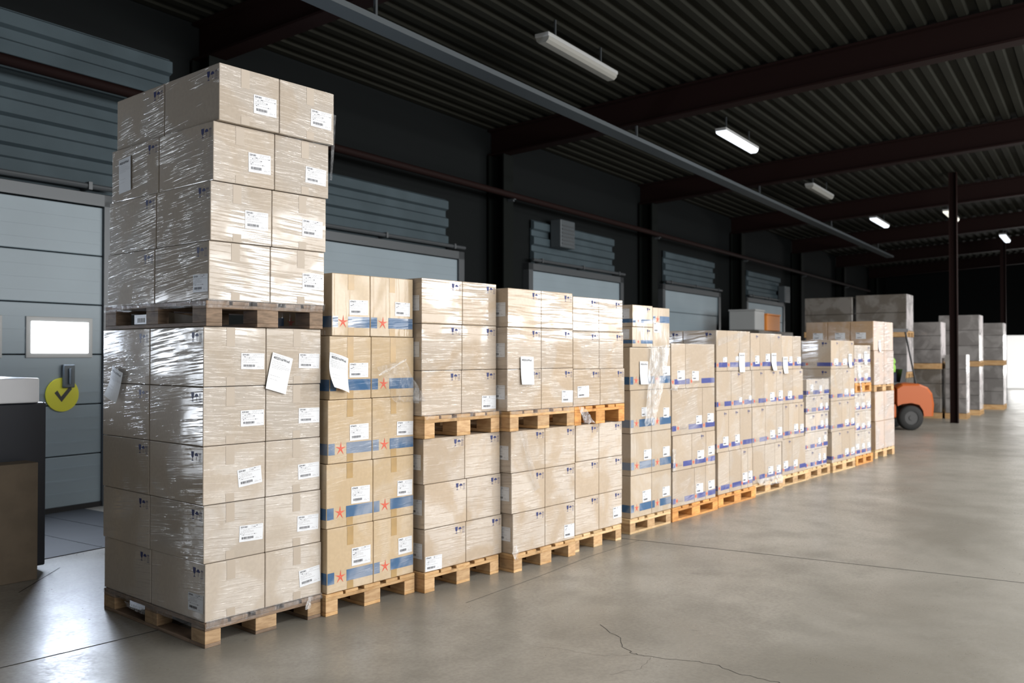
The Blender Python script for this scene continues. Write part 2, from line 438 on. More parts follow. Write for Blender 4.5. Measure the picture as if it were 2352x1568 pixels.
# dock doors
def dock_door(i, x0, x1):
    t = thing('door_%d' % i, 'light grey sectional dock door', 'door', B((x0 + x1) / 2, YW, 0), BA); t['kind'] = 'structure'
    w = (x1 - x0) / 2
    g = MB()
    for r in range(6):                       # six ribbed sections
        z0 = 0.05 + r * 0.527; g.box(-w + .09, w - .09, -0.075, 0.0, z0, z0 + 0.517, 0, 0.008)
        for q in range(1, 4): g.box(-w + .11, w - .11, -0.079, -0.074, z0 + q * 0.13 - 0.012, z0 + q * 0.13 + 0.012)
    g.build('door_leaf', M['door_white'], t)
    g = MB(); g.box(-w - .06, -w + .09, -0.11, 0.02, 0, 3.34); g.box(w - .09, w + .06, -0.11, 0.02, 0, 3.34); g.box(-w - .06, w + .06, -0.11, 0.02, 3.215, 3.34)
    g.build('door_frame', M['steel_dark'], t)
    g = MB(); g.box(-w + .09, w - .09, -0.09, 0.0, 0.001, 0.05); g.build('bottom_seal', M['door_seal'], t)
    # row of small daylight windows at eye height, each pane in a rounded black rim
    for c in ((0.12, 0.36, 0.60, 0.84) if i == 1 else (0.2, 0.5, 0.8)):
        xc = -w + 2 * w * c if i != 1 else -w + 3.315 - 0.93 * (0.84 - c) / 0.24
        if i > 1: continue
        f = MB(); f.box(xc - .35, xc + .35, -0.092, -0.074, 1.59, 2.01, 0, 0.006); fo = f.build('window_rim', M['lamp_body'], t)
        f = MB(); f.box(xc - .30, xc + .30, -0.097, -0.091, 1.64, 1.96, 0, 0.002); f.build('window_pane', M['pane'], fo)
    # ribbed blue grey cladding in the bay above the door
    g = MB(); top = 4.02 if i > 1 else 5.1
    cx1 = w + (.75 if i == 1 else -.35)
    g.box(-w - (.1 if i == 1 else -.15), cx1, -.03, .0, 3.36, top + (0 if i > 1 else -.05))
    z = 3.40
    while z < top:
        g.prism([(-0.02, z), (-0.09, z + .03), (-0.09, z + .16), (-0.02, z + .20)], 'x', -w - (.1 if i == 1 else -0.15), cx1); z += 0.29
    g.build('cladding', M['clad'], t)
    # spring shaft above the door
    g = MB(); g.cyl((-w, -0.16, 3.40), (w, -0.16, 3.40), 0.03, 10)
    for q in (-w + .3, 0, w - .3): g.box(q - .02, q + .02, -0.2, 0.0, 3.36, 3.44)
    g.build('spring_shaft', M['steel_dark'], t)
    if i == 1:
        g = MB(); g.box(1.40, 1.52, -0.13, -0.075, 1.28, 1.52, 0, 0.01); g.cyl((1.46, -.15, 1.32), (1.46, -.15, 1.48), 0.013, 8)
        g.build('door_handle', M['galvanised'], t)
    return t
for i, (a, b) in enumerate(DOORS): dock_door(i + 1, a, b)
# dock levellers let into the floor in front of the doors
for i, (a, b) in enumerate(DOORS):
    g = MB(); g.box(a + .55, b - .30, 2.86, YW - .12, -0.01, 0.006, 0)
    for q in range(6): g.box(a + .6 + q * .5, a + .62 + q * .5, 2.9, YW - .16, 0.006, 0.009)
    struct(g.build('dock_leveller_trim', M['leveller'], None, (0, 0, 0), ROT), 'steel dock leveller plate', 'plate')
# red sprinkler pipe along the wall, held off it by brackets
t = thing('wall_pipe', 'dark red pipe running along the wall above the dock doors', 'pipe', B(0, 0, 0), BA); t['kind'] = 'structure'
g = MB(); g.cyl((XA + .5, YW - .47, 4.40), (38, YW - .47, 4.40), 0.055, 12); g.build('pipe', M['red_paint'], t, smooth=True)
g = MB()
for xb in BAYS: g.box(xb - .03, xb + .03, YW - .50, YW - .35, 4.33, 4.345); g.box(xb - .02, xb + .02, YW - .47, YW - .35, 4.30, 4.34)
g.build('bracket', M['steel_dark'], t)
# cable tray under the beams
t = thing('cable_tray', 'grey cable tray hung under the roof beams', 'cable tray', B(0, 0, 0), BA)
g = MB(); g.prism([(1.95, 5.06), (1.95, 5.0), (2.19, 5.0), (2.19, 5.06), (2.18, 5.06), (2.18, 5.01), (1.96, 5.01), (1.96, 5.06)], 'x', -4.0, 30.0); g.build('tray', M['galvanised'], t)
for xb in BAYS[:6]:
    g = MB(); g.box(xb - .015, xb + .015, 2.05, 2.08, 5.01, roof_z(2.0) - 0.46); g.build('hanger', M['steel_dark'], t)
# tube lamps under the roof
def lamp(x, y, state, label, length=1.85):
    zr = roof_z(y)
    t = thing('tube_lamp', label, 'lamp', B(x, y, 0), BA, 'tube lamps under the roof')
    g = MB(); g.box(-length/2, length/2, -0.10, 0.10, 5.50, 5.55, 0, 0.008); g.build('housing', M['lamp_body'], t)
    g = MB(); g.prism([(-.095, 5.50), (-.085, 5.46), (-.05, 5.43), (.05, 5.43), (.085, 5.46), (.095, 5.50)], 'x', -length/2 + .02, length/2 - .02)
    c = g.build('diffuser', M[{'on': 'tube_on', 'warm': 'tube_warm', 'off': 'tube_off'}[state]], t)
    for q in (-.6, .6):
        g = MB(); g.box(q - .01, q + .01, -.01, .01, 5.55, zr + .02); g.build('hanger', M['steel_dark'], t)
lamp(6.92, 1.53, 'off', 'unlit tube lamp nearest the viewer, grey cover under dark roof')
lamp(12.45, 1.35, 'on', 'brightest lit tube lamp under the roof, above the dock doors', 1.75)
lamp(18.4, 1.45, 'off', 'small unlit tube lamp just beyond the brightest lamp')
lamp(24.4, 1.30, 'on', 'small lit tube lamp, white spot left of the warm lamp')
lamp(24.2, -0.62, 'warm', 'warm yellowish lit tube lamp between two white ones')
lamp(30.5, -1.42, 'on', 'small lit tube lamp low at the right edge of the roof')

# assumed lit window in the wall left of the first dock door (outside the picture, added to shine on the dark side of the tower)
g = MB(); g.box(-2.32, -1.52, YW - .03, YW + .019, .20, 2.35); t = struct(g.build('window_2', M['galvanised'], None, (0, 0, 0), ROT), 'daylit window in the wall left of the first dock door', 'window')
g = MB(); g.box(-2.26, -1.58, YW - .034, YW - .029, .27, 2.28); g.build('window_pane', M['side_pane'], t)
# round yellow sign on the first dock door
t = thing('round_sign', 'round yellow sign with a dark mark on the first dock door', 'sign', B(1.89, YW - .083, 1.21), BA)
g = MB(); g.cyl((0, 0.004, 0), (0, -0.012, 0), 0.175, 32); g.build('plate', M['yellow'], t)
g = MB(); g.prism([(-.085, .02), (-.055, .045), (-.015, -.02), (.075, .085), (.10, .055), (-.01, -.075)], 'y', -0.0135, -0.0122); g.build('mark', M['machine_black'], t)

# floor joints and cracks: dark lines in the slab
def line(pts, w, i, label, m='joint'):
    g = MB()
    for a, b in zip(pts[:-1], pts[1:]):
        a = Vector(a); b = Vector(b); d = (b - a).normalized(); nrm = Vector((-d.y, d.x)) * w / 2
        a = a - d * w * .3; b = b + d * w * .3
        g.face([(a.x + nrm.x, a.y + nrm.y, .0012), (a.x - nrm.x, a.y - nrm.y, .0012), (b.x - nrm.x, b.y - nrm.y, .0012), (b.x + nrm.x, b.y + nrm.y, .0012)])
    struct(g.build('trim_%d' % i, M[m]), label, 'floor joint')
line([(-6, .535), (-.82, .539), (-.25, .517), (1.0, .50)], .010, 1, 'joint in the floor slab left of the tower')
line([(3.4, 2.9), (3.983, -.199), (4.22, -1.45), (4.537, -3.166), (5.3, -7.5)], .009, 2, 'joint in the floor slab across the aisle')
rnd = random.Random(5)
def crack(pts, i, w, label):
    out = []
    for a, b in zip(pts[:-1], pts[1:]):
        for k in range(5):
            f = k / 5; out.append((a[0] + (b[0] - a[0]) * f + rnd.uniform(-.012, .012), a[1] + (b[1] - a[1]) * f + rnd.uniform(-.012, .012)))
    out.append(pts[-1]); line(out, w, i, label)
crack([(1.78, -1.42), (1.643, -1.639), (1.50, -1.78), (1.471, -1.87), (1.49, -1.96), (1.58, -2.15), (1.60, -2.30), (1.56, -2.45), (1.578, -2.633), (1.45, -2.9)], 3, .0032, 'crack in the concrete floor')
crack([(1.471, -1.87), (1.32, -1.72), (1.30, -1.60), (1.22, -1.35)], 4, .0012, 'hairline crack branching to the left')
crack([(1.49, -1.96), (1.30, -2.0), (1.12, -1.93)], 5, .0012, 'hairline crack in the floor')
line([(1.6, -.48), (2.4, -.42), (3.2, -.33), (4.0, -.30)], .004, 6, 'faint saw cut beside the pallets', 'faint_joint')
line([(-.195, 2.021), (.29, 2.536)], .008, 7, 'short floor joint behind the tower')
# ================================================================= PALLETS
def pallet_parts(kind):
    """meshes of one 0.80 x 1.20 x 0.144 pallet, origin at the middle of its footprint. kind 'open': runners go back from the front; 'frame': runners also along the front"""
    P = []
    W, D = 0.40, 0.60
    def add(name, x0, x1, y0, y1, z0, z1, b=0.003):
        g = MB(); g.box(x0, x1, y0, y1, z0, z1, 0, b); P.append((name, g.data(name, [])))
    bx = [(-W, -W + .10), (-.0725, .0725), (W - .10, W)]
    by = [(-D, -D + .145), (-.0725, .0725), (D - .145, D)]
    if kind == 'open':
        for x0, x1 in bx: add('bottom_board', x0, x1, -D, D, 0, .022)
    else:
        for y0, y1 in by: add('bottom_board', -W, W, y0, y1, 0, .022)
    for a in bx:
        for b in by: add('block', a[0], a[1], b[0], b[1], .022, .100)
    for y0, y1 in by: add('cross_board', -W, W, y0, y1, .100, .122)
    for x0, x1 in ((-W, -W + .145), (-.235, -.125), (-.0725, .0725), (.125, .235), (W - .145, W)): add('top_board', x0, x1, -D, D, .122, .144)
    return P
PP = {k: pallet_parts(k) for k in ('open', 'frame')}
def pallet(x0, x1, y0, z0, h, kind, wood_name, label, depth=1.2):
    t = thing('wooden_pallet', label, 'pallet', ((x0 + x1) / 2, y0 + depth / 2, z0), 0, 'wooden pallets in the row')
    t.scale = ((x1 - x0) / 0.8, depth / 1.2, h / 0.144)
    for nm, me in PP[kind]:
        key = nm + '_' + kind + wood_name + me.name
        if key not in bpy.data.meshes:
            m2 = me.copy(); m2.name = key
            m2.materials.append(M[{'pine': 'chip_block', 'pale_pine': 'chip_block', 'worn': 'worn_block', 'old': 'old_wood'}.get(wood_name, wood_name) if nm == 'block' else {'worn': 'old_wood', 'old': 'old_wood'}.get(wood_name, wood_name)])
        put(nm, bpy.data.meshes[key], t)
    return t

# ================================================================= CARTONS
def star_pts(cx, cz, R, r, rot):
    """a slim five-armed star drawn as five pairs of slivers"""
    out = []
    for k in range(5):
        a = rot + k * 2 * PI / 5
        tip = (cx + R * math.sin(a), cz + R * math.cos(a))
        for s in (-1, 1):
            b = a + s * 0.62
            q = (cx + r * math.sin(b), cz + r * math.cos(b))
            b2 = a + s * 0.06
            c = (cx + r * .12 * math.sin(b), cz + r * .12 * math.cos(b))
            t2 = (tip[0] + s * R * .012 * math.cos(a), tip[1] - s * R * .012 * math.sin(a))
            mid = (cx + r * .55 * math.sin(b2), cz + r * .55 * math.cos(b2))
            out.append([c, q, t2, mid])
    return out
def icons(S, g, u1, v1, k, m, full=True):
    """handling marks: goblet, umbrella, two arrows. u1: right edge, v1: top edge"""
    w = 0.135 * k
    x = u1 - w; z = v1
    def poly(p): g.face([S(x + q[0] * k, z - q[1] * k) for q in p], m)
    poly([(0, 0), (.004, .035), (.017, .046), (.021, .046), (.034, .035), (.038, 0)])
    poly([(.0165, .046), (.0165, .062), (.0215, .062), (.0215, .046)])
    poly([(.004, .066), (.034, .066), (.030, .061), (.008, .061)])
    arc = [(.070 + .023 * math.cos(a), .030 - .022 * math.sin(a)) for a in [PI * i / 8 for i in range(9)]]
    poly(arc)
    poly([(.0685, .030), (.0685, .060), (.0715, .060), (.0715, .030)])
    if full:
        for q in (.105, .122):
            poly([(q + .0025, .062), (q + .0055, .062), (q + .0055, .015), (q + .0025, .015)])
            poly([(q - .002, .018), (q + .010, .018), (q + .004, .004)])
        poly([(.100, .068), (.133, .068), (.133, .065), (.100, .065)])

def band_star(S, g, w, h, zf, inverted=False):
    """blue band with a red star in a gap"""
    a, b = h * zf[0], h * zf[1]
    g_ = lambda u0, u1: g.face([S(u0, a), S(u1, a), S(u1, b), S(u0, b)], 1)
    g_(0.004, w * .15); g_(w * .41, w - .004)
    for p in star_pts(w * .28, (a + b) / 2, (b - a) * .62, (b - a) * .15, 0.06): g.face([S(*q) for q in p], 2)
def band_text(S, g, w, h, zf, rr, wide):
    a, b = h * zf[0], h * zf[1]
    bl = lambda u0, u1: g.face([S(u0, a), S(u1, a), S(u1, b), S(u0, b)], 1)
    if wide:
        bl(0.003, w * .13)
        for p in star_pts(w * .19, (a + b) / 2, (b - a) * .5, (b - a) * .2, 0): g.face([S(*q) for q in p], 2)
        u = w * .25
        while u < w * .48:                      # grey lettering too small to read
            t = rr.uniform(.010, .016); hh = rr.choice((.45, .6, .85)); z0 = a + (b - a) * .2
            g.face([S(u, z0), S(u + .004, z0), S(u + .004, z0 + (b - a) * hh), S(u, z0 + (b - a) * hh)], 3)
            g.face([S(u, z0), S(u + t * .75, z0), S(u + t * .75, z0 + .006), S(u, z0 + .006)], 3)
            u += t + .004
        bl(w * .53, w - .003)
    else:
        for p in star_pts(w * .10, (a + b) / 2, (b - a) * .5, (b - a) * .2, 0): g.face([S(*q) for q in p], 2)
        bl(w * .22, w - .004)

# label templates: white sticker, number, print lines and a bar code; unit width 1, height h
def label_data(name, number, w, h, detail, seed):
    rr = random.Random(seed); g = MB()
    g.face([(0, 0, 0), (w, 0, 0), (w, h, 0), (0, h, 0)], 0)
    def bar(x0, x1, y0, y1, m=1): g.face([(x0, y0, .0004), (x1, y0, .0004), (x1, y1, .0004), (x0, y1, .0004)], m)
    if detail:
        v, f = text_mesh(number, h * .135, 0.0004)
        g.mesh_in([(q[0] + w * .05, q[1] + h * .845, .0004) for q in v], f, 1)
    else: bar(w * .06, w * .38, h * .84, h * .93)
    rows = [(.50, .96, .91), (.50, .68, .84), (.05, .96, .75), (.16, .46, .68), (.06, .60, .61), (.06, .60, .54), (.04, .24, .48), (.09, .74, .40)]
    for x0, x1, yy in rows:
        x = x0
        while x < x1:
            l = rr.uniform(.03, .11); bar(w * x, w * min(x + l, x1), h * yy, h * (yy + .035), 2 if rr.random() < .88 else 1); x += l + rr.uniform(.012, .03)
    x = .10
    while x < .58:
        t = rr.choice((.006, .010, .016)); bar(w * x, w * (x + t), h * .15, h * .29); x += t + rr.choice((.006, .009, .012))
    bar(w * .20, w * .48, h * .10, h * .125, 2); bar(w * .68, w * .84, h * .12, h * .155, 2); bar(w * .70, w * .78, h * .19, h * .21, 2); bar(w * .90, w * .94, h * .14, h * .19, 2)
    return g.data(name, [M['paper'], M['black_ink'], M['pale_ink']])
LAB = {}
def label_mesh(kind, seed):
    key = (kind, seed % 3)
    if key not in LAB:
        num = {'a': '3291001', 'b': '0796073'}.get(kind, '')
        LAB[key] = label_data('shipping_label_' + kind, num, 0.155, 0.098 if kind != 'c' else 0.10, kind != 'c', seed)
    return LAB[key]

rnd = random.Random(11)
def carton(x0, x1, y0, depth, z0, z1, board, design, words, group, lab=None, side_lab=None, kind='a', side=False, tape=None, tilt=None, gap=0.002):
    """one carton as ONE thing: the printed board is its mesh, stickers and tape are its children"""
    w, d, h = x1 - x0 - 2 * gap, depth - 2 * gap, z1 - z0 - 0.003
    g = MB(); g.box(-w/2, w/2, -d/2, d/2, 0, h, 0, 0.0045)
    F = lambda u, v: (-w/2 + u, -d/2 - .0007, v)
    S = lambda u, v: (-w/2 - .0007, d/2 - u, v)
    rr = random.Random(int(x0 * 1000) + int(z0 * 777))
    ink = 'blue_ink'
    if design == 'star':
        band_star(F, g, w, h, (.135, .315)); band_star(S, g, d, h, (.135, .315))
    elif design == 'star_up':
        band_star(F, g, w, h, (.62, .79))
    elif design == 'star_small':
        band_star(F, g, w, h, (.18, .36)); g.face([S(d * .3, h * .18), S(d, h * .18), S(d, h * .36), S(d * .3, h * .36)], 1); icons(F, g, w - .02, h - .02, .6, 4, False)
    elif design == 'text':
        ink = 'violet_ink'
        z = .045 / h
        band_text(F, g, w, h, (.095, .095 + z * 1.15), rr, w > .30)
        band_text(S, g, d, h, (.095, .095 + z * 1.15), rr, True)
        if rr.random() < .6: icons(F, g, w - .02, h - .025, .62, 4, False)
        icons(S, g, d - .02, h - .025, .8, 4, False)
    elif design == 'icons_front':
        icons(F, g, w - .012, h - .022, .72, 4)
    elif design == 'icons_side':
        icons(S, g, d - .018, h - .03, .80, 4)
    o = g.build('cardboard_box', [M[board], M[ink], M['red_ink'], M['grey_ink'], M['navy_ink']])
    o.location = ((x0 + x1) / 2, y0 + depth / 2, z0 + .001)
    tag(o, words, 'box', group)
    if lab:
        lx, lz, lw, lh = lab
        me = label_mesh(kind, rr.randrange(100))
        c = put('shipping_label', me, o)
        c.scale = (lw / .155, lh / (.098 if kind != 'c' else .10), 1)
        a = tilt if tilt is not None else rr.uniform(-.03, .03)
        R = Matrix.Rotation(a, 4, 'Y')
        c.rotation_euler = (R @ Matrix.Rotation(PI / 2, 4, 'X')).to_euler()
        off = R @ Vector((-lw / 2, 0, -lh / 2))
        c.location = (lx - o.location.x + off.x, -d/2 - .0016, lz - o.location.z + off.z)
    if side_lab:
        sy, sz, lw, lh = side_lab       # centre measured in world y, z
        c = put('shipping_label', label_mesh(kind, rr.randrange(100)), o)
        c.scale = (lw / .155, lh / (.098 if kind != 'c' else .10), 1)
        c.rotation_euler = (PI / 2, 0, -PI / 2)
        c.location = (-w/2 - .0016, sy - o.location.y + lw / 2, sz - o.location.z - lh / 2)
    if tape:
        tm, tw, la, lb, uf = tape          # material, width, length from top, length from bottom, centre across
        for nm, za, zb in (('tape_strip', h - la, h - .003), ('tape_strip', .003, lb)):
            if zb - za < .01: continue
            t = MB(); t.face([(-w/2 + w * uf - tw/2, -d/2 - .0011, za), (-w/2 + w * uf + tw/2, -d/2 - .0011, za), (-w/2 + w * uf + tw/2, -d/2 - .0011, zb), (-w/2 + w * uf - tw/2, -d/2 - .0011, zb)])
            t.build(nm, M[tm], o)
    return o

# loads: front plane y, layers from the top (z0, z1, x edges), stickers {(row, column): centre x, z, width, height}
LOADS = {
 'S1u': (-0.012, [(2.935,3.26,[0.045,0.444,0.848]),(2.6,2.935,[0.027,0.431,0.829]),(2.264,2.6,[0.017,0.42,0.817]),(1.93,2.264,[0.01,0.413,0.808])],
   {(0,0):(0.345,3.074,0.154,0.108),(0,1):(0.748,3.076,0.156,0.105),(1,0):(0.328,2.739,0.15,0.112),(1,1):(0.73,2.727,0.155,0.1),(2,0):(0.315,2.405,0.155,0.105),(2,1):(0.712,2.401,0.154,0.104),(3,1):(0.717,2.074,0.154,0.097)}),
 'S1l': (0.015, [(1.446,1.785,[-0.003,0.404,0.804]),(1.114,1.446,[-0.004,0.403,0.799]),(0.786,1.114,[-0.003,0.402,0.801]),(0.461,0.786,[0.002,0.401,0.806]),(0.134,0.461,[0.012,0.403,0.812])],
   {(0,0):(0.313,1.588,0.155,0.093),(0,1):(0.713,1.587,0.153,0.09),(1,0):(0.312,1.258,0.155,0.092),(1,1):(0.714,1.252,0.155,0.092),(2,0):(0.296,0.921,0.157,0.1),(2,1):(0.712,0.912,0.157,0.092),(3,0):(0.307,0.593,0.157,0.093),(3,1):(0.707,0.593,0.157,0.094),(4,1):(0.722,0.263,0.155,0.101)}),
 'S2': (-0.03, [(1.744,2.142,[0.852,1.165,1.548]),(1.342,1.744,[0.834,1.174,1.556]),(0.941,1.342,[0.822,1.183,1.556]),(0.538,0.941,[0.812,1.192,1.556]),(0.155,0.538,[0.818,1.196,1.556])],
   {(0,0):(1.068,1.929,0.155,0.096),(0,1):(1.449,1.932,0.136,0.093),(1,0):(1.07,1.526,0.155,0.093),(2,0):(1.075,1.128,0.155,0.103),(2,1):(1.474,1.127,0.148,0.093),(3,0):(1.087,0.726,0.154,0.108),(3,1):(1.473,0.724,0.136,0.103),(4,0):(1.093,0.333,0.156,0.113),(4,1):(1.477,0.335,0.124,0.109)}),
 'S3u': (-0.1, [(1.84,2.153,[1.561,1.967,2.336]),(1.516,1.84,[1.561,1.963,2.336]),(1.205,1.516,[1.561,1.957,2.336])],
   {(2,1):(2.25,1.273,0.156,0.099)}),
 'S3l': (-0.1, [(0.735,1.049,[1.578,1.992,2.378]),(0.427,0.735,[1.589,2.011,2.386]),(0.112,0.427,[1.591,2.003,2.398])],
   {(2,0):(1.679,0.189,0.16,0.1)}),
 'S4au': (-0.2, [(1.832,2.124,[2.35,2.751,3.162]),(1.517,1.832,[2.343,2.751,3.165]),(1.203,1.517,[2.343,2.752,3.168])],
   {(2,1):(3.087,1.289,0.147,0.095)}),
 'S4bu': (-0.17, [(1.821,2.105,[3.204,3.577,3.944]),(1.505,1.821,[3.207,3.583,3.957]),(1.197,1.505,[3.211,3.596,3.974])],
   {(2,0):(3.349,1.317,0.161,0.094)}),
 'S4al': (-0.2, [(0.739,1.052,[2.384,2.796,3.194]),(0.435,0.739,[2.392,2.796,3.191]),(0.143,0.435,[2.406,2.796,3.188])],
   {(2,1):(3.111,0.207,0.135,0.104)}),
 'S4bl': (-0.15, [(0.738,1.041,[3.269,3.605,3.963]),(0.436,0.738,[3.263,3.604,3.966]),(0.14,0.436,[3.259,3.604,3.961])],
   {(2,1):(3.881,0.245,0.13,0.096)}),
 'S5t': (-0.1, [(1.88,2.082,[4.215,4.566]),(1.692,1.88,[4.211,4.567])],
   {}),
 'S5r': (-0.1, [(1.691,2.071,[4.566,4.878])],
   {(0,0):(4.642,1.88,0.119,0.093)}),
 'S5': (-0.1, [(1.298,1.691,[4.168,4.543,4.892]),(0.905,1.298,[4.175,4.542,4.899]),(0.52,0.905,[4.181,4.541,4.902]),(0.125,0.52,[4.177,4.54,4.9])],
   {(0,1):(4.814,1.469,0.131,0.087),(1,0):(4.412,1.095,0.091,0.083),(1,1):(4.808,1.068,0.106,0.094),(2,0):(4.468,0.696,0.13,0.091),(2,1):(4.807,0.696,0.122,0.094),(3,0):(4.452,0.314,0.145,0.105),(3,1):(4.802,0.315,0.13,0.09)}),
 'S6': (-0.1, [(1.288,1.734,[4.905,5.185,5.798]),(0.832,1.288,[4.915,5.533,5.798]),(0.485,0.832,[4.931,5.309,5.605,5.803]),(0.135,0.485,[4.925,5.362,5.594,5.81])],
   {(0,0):(5.094,1.42,0.146,0.093),(0,1):(5.384,1.41,0.135,0.095),(1,0):(5.454,0.962,0.118,0.088),(1,1):(5.701,0.969,0.133,0.093),(2,1):(5.489,0.606,0.137,0.088),(2,2):(5.718,0.631,0.133,0.089),(3,1):(5.465,0.268,0.146,0.095),(3,2):(5.717,0.275,0.133,0.089)}),
 'S7': (-0.07, [(1.445,1.884,[5.895,6.147,6.44,6.704]),(1.029,1.445,[5.892,6.237,6.501,6.74]),(0.581,1.029,[5.901,6.173,6.445,6.745]),(0.127,0.581,[5.925,6.191,6.474,6.636,6.759])],
   {(0,0):(6.091,1.57,0.091,0.051),(0,1):(6.381,1.581,0.074,0.047),(1,1):(6.458,1.126,0.07,0.052),(1,2):(6.699,1.136,0.067,0.053),(2,0):(6.101,0.696,0.121,0.092),(2,1):(6.38,0.701,0.106,0.09),(3,2):(6.565,0.259,0.12,0.104),(3,3):(6.698,0.269,0.103,0.097)}),
 'S8': (-0.01, [(1.444,1.872,[6.84,7.093,7.38,7.699]),(1.02,1.444,[6.873,7.203,7.549,7.74]),(0.566,1.02,[6.882,7.234,7.539,7.73]),(0.125,0.566,[6.893,7.213,7.492,7.691])],
   {(0,0):(7.016,1.563,0.104,0.095),(0,1):(7.306,1.585,0.121,0.093),(1,1):(7.425,1.127,0.123,0.093),(1,2):(7.669,1.137,0.115,0.1),(2,1):(7.427,0.679,0.135,0.089),(2,2):(7.64,0.696,0.114,0.099),(3,1):(7.375,0.251,0.134,0.093),(3,2):(7.598,0.247,0.113,0.09)}),
 'S9': (0.03, [(1.441,1.857,[7.792,8.129,8.395]),(1.014,1.441,[7.833,8.133,8.454]),(0.578,1.014,[7.83,8.0,8.318,8.481]),(0.126,0.578,[7.8,8.103,8.526])],
   {(0,0):(8.067,1.558,0.094,0.083),(0,1):(8.325,1.551,0.125,0.085),(1,0):(8.036,1.123,0.12,0.093),(2,1):(8.222,0.702,0.123,0.089),(2,2):(8.409,0.69,0.112,0.09),(3,0):(7.903,0.262,0.131,0.092),(3,1):(8.204,0.256,0.123,0.084)}),
 'S10': (0.05, [(1.076,1.298,[8.62,9.02,9.402]),(0.848,1.076,[8.6,8.942,9.209,9.394]),(0.601,0.848,[8.583,8.924,9.222,9.372]),(0.371,0.601,[8.567,8.892,9.142,9.345]),(0.138,0.371,[8.564,8.889,9.132,9.303])],
   {(0,0):(8.795,1.185,0.089,0.089),(0,1):(9.096,1.171,0.092,0.08),(1,1):(9.109,0.934,0.092,0.075),(1,2):(9.303,0.931,0.079,0.076),(2,1):(9.137,0.696,0.092,0.08),(2,2):(9.3,0.704,0.079,0.091),(3,1):(9.042,0.472,0.091,0.085),(3,2):(9.243,0.498,0.094,0.076),(4,1):(9.048,0.254,0.076,0.1),(4,2):(9.217,0.245,0.078,0.091)}),
 'S11': (0.03, [(1.424,1.819,[9.425,9.735,10.314]),(0.981,1.424,[9.415,9.864,10.121,10.335]),(0.561,0.981,[9.416,9.825,10.133,10.347]),(0.135,0.561,[9.444,9.82,10.128,10.348])],
   {(0,0):(9.61,1.524,0.148,0.083),(0,1):(9.945,1.521,0.154,0.085),(1,1):(10.0,1.098,0.138,0.08),(1,2):(10.244,1.091,0.142,0.081),(2,1):(10.012,0.666,0.138,0.079),(2,2):(10.248,0.671,0.124,0.081),(3,1):(10.006,0.251,0.138,0.085),(3,2):(10.251,0.246,0.142,0.091)}),
 'S12u': (0.06, [(1.481,1.762,[10.418,10.73,11.109]),(1.203,1.481,[10.428,10.773,11.123])],
   {(0,0):(10.628,1.594,0.111,0.077),(0,1):(11.006,1.593,0.116,0.079),(1,0):(10.624,1.308,0.111,0.072),(1,1):(10.915,1.306,0.134,0.079)}),
 'S12l': (0.06, [(0.785,1.065,[10.433,10.655,10.9,11.125]),(0.485,0.785,[10.445,10.651,10.896,11.124]),(0.178,0.485,[10.443,10.647,10.891,11.119])],
   {(0,0):(10.526,0.88,0.11,0.077),(0,1):(10.776,0.872,0.132,0.072),(0,2):(11.019,0.871,0.126,0.079),(1,0):(10.522,0.578,0.109,0.071),(1,1):(10.772,0.569,0.131,0.072),(1,2):(11.015,0.57,0.126,0.079),(2,0):(10.527,0.275,0.128,0.077),(2,1):(10.777,0.268,0.113,0.078),(2,2):(11.01,0.263,0.125,0.079)}),
 'S13u': (0.13, [(1.685,2.143,[11.456,11.968,12.414]),(1.147,1.685,[11.483,11.959,12.44])],
   {}),
 'S13l': (0.13, [(0.578,1.078,[11.514,11.95,12.452]),(0.081,0.578,[11.532,11.952,12.466])],
   {}),
}

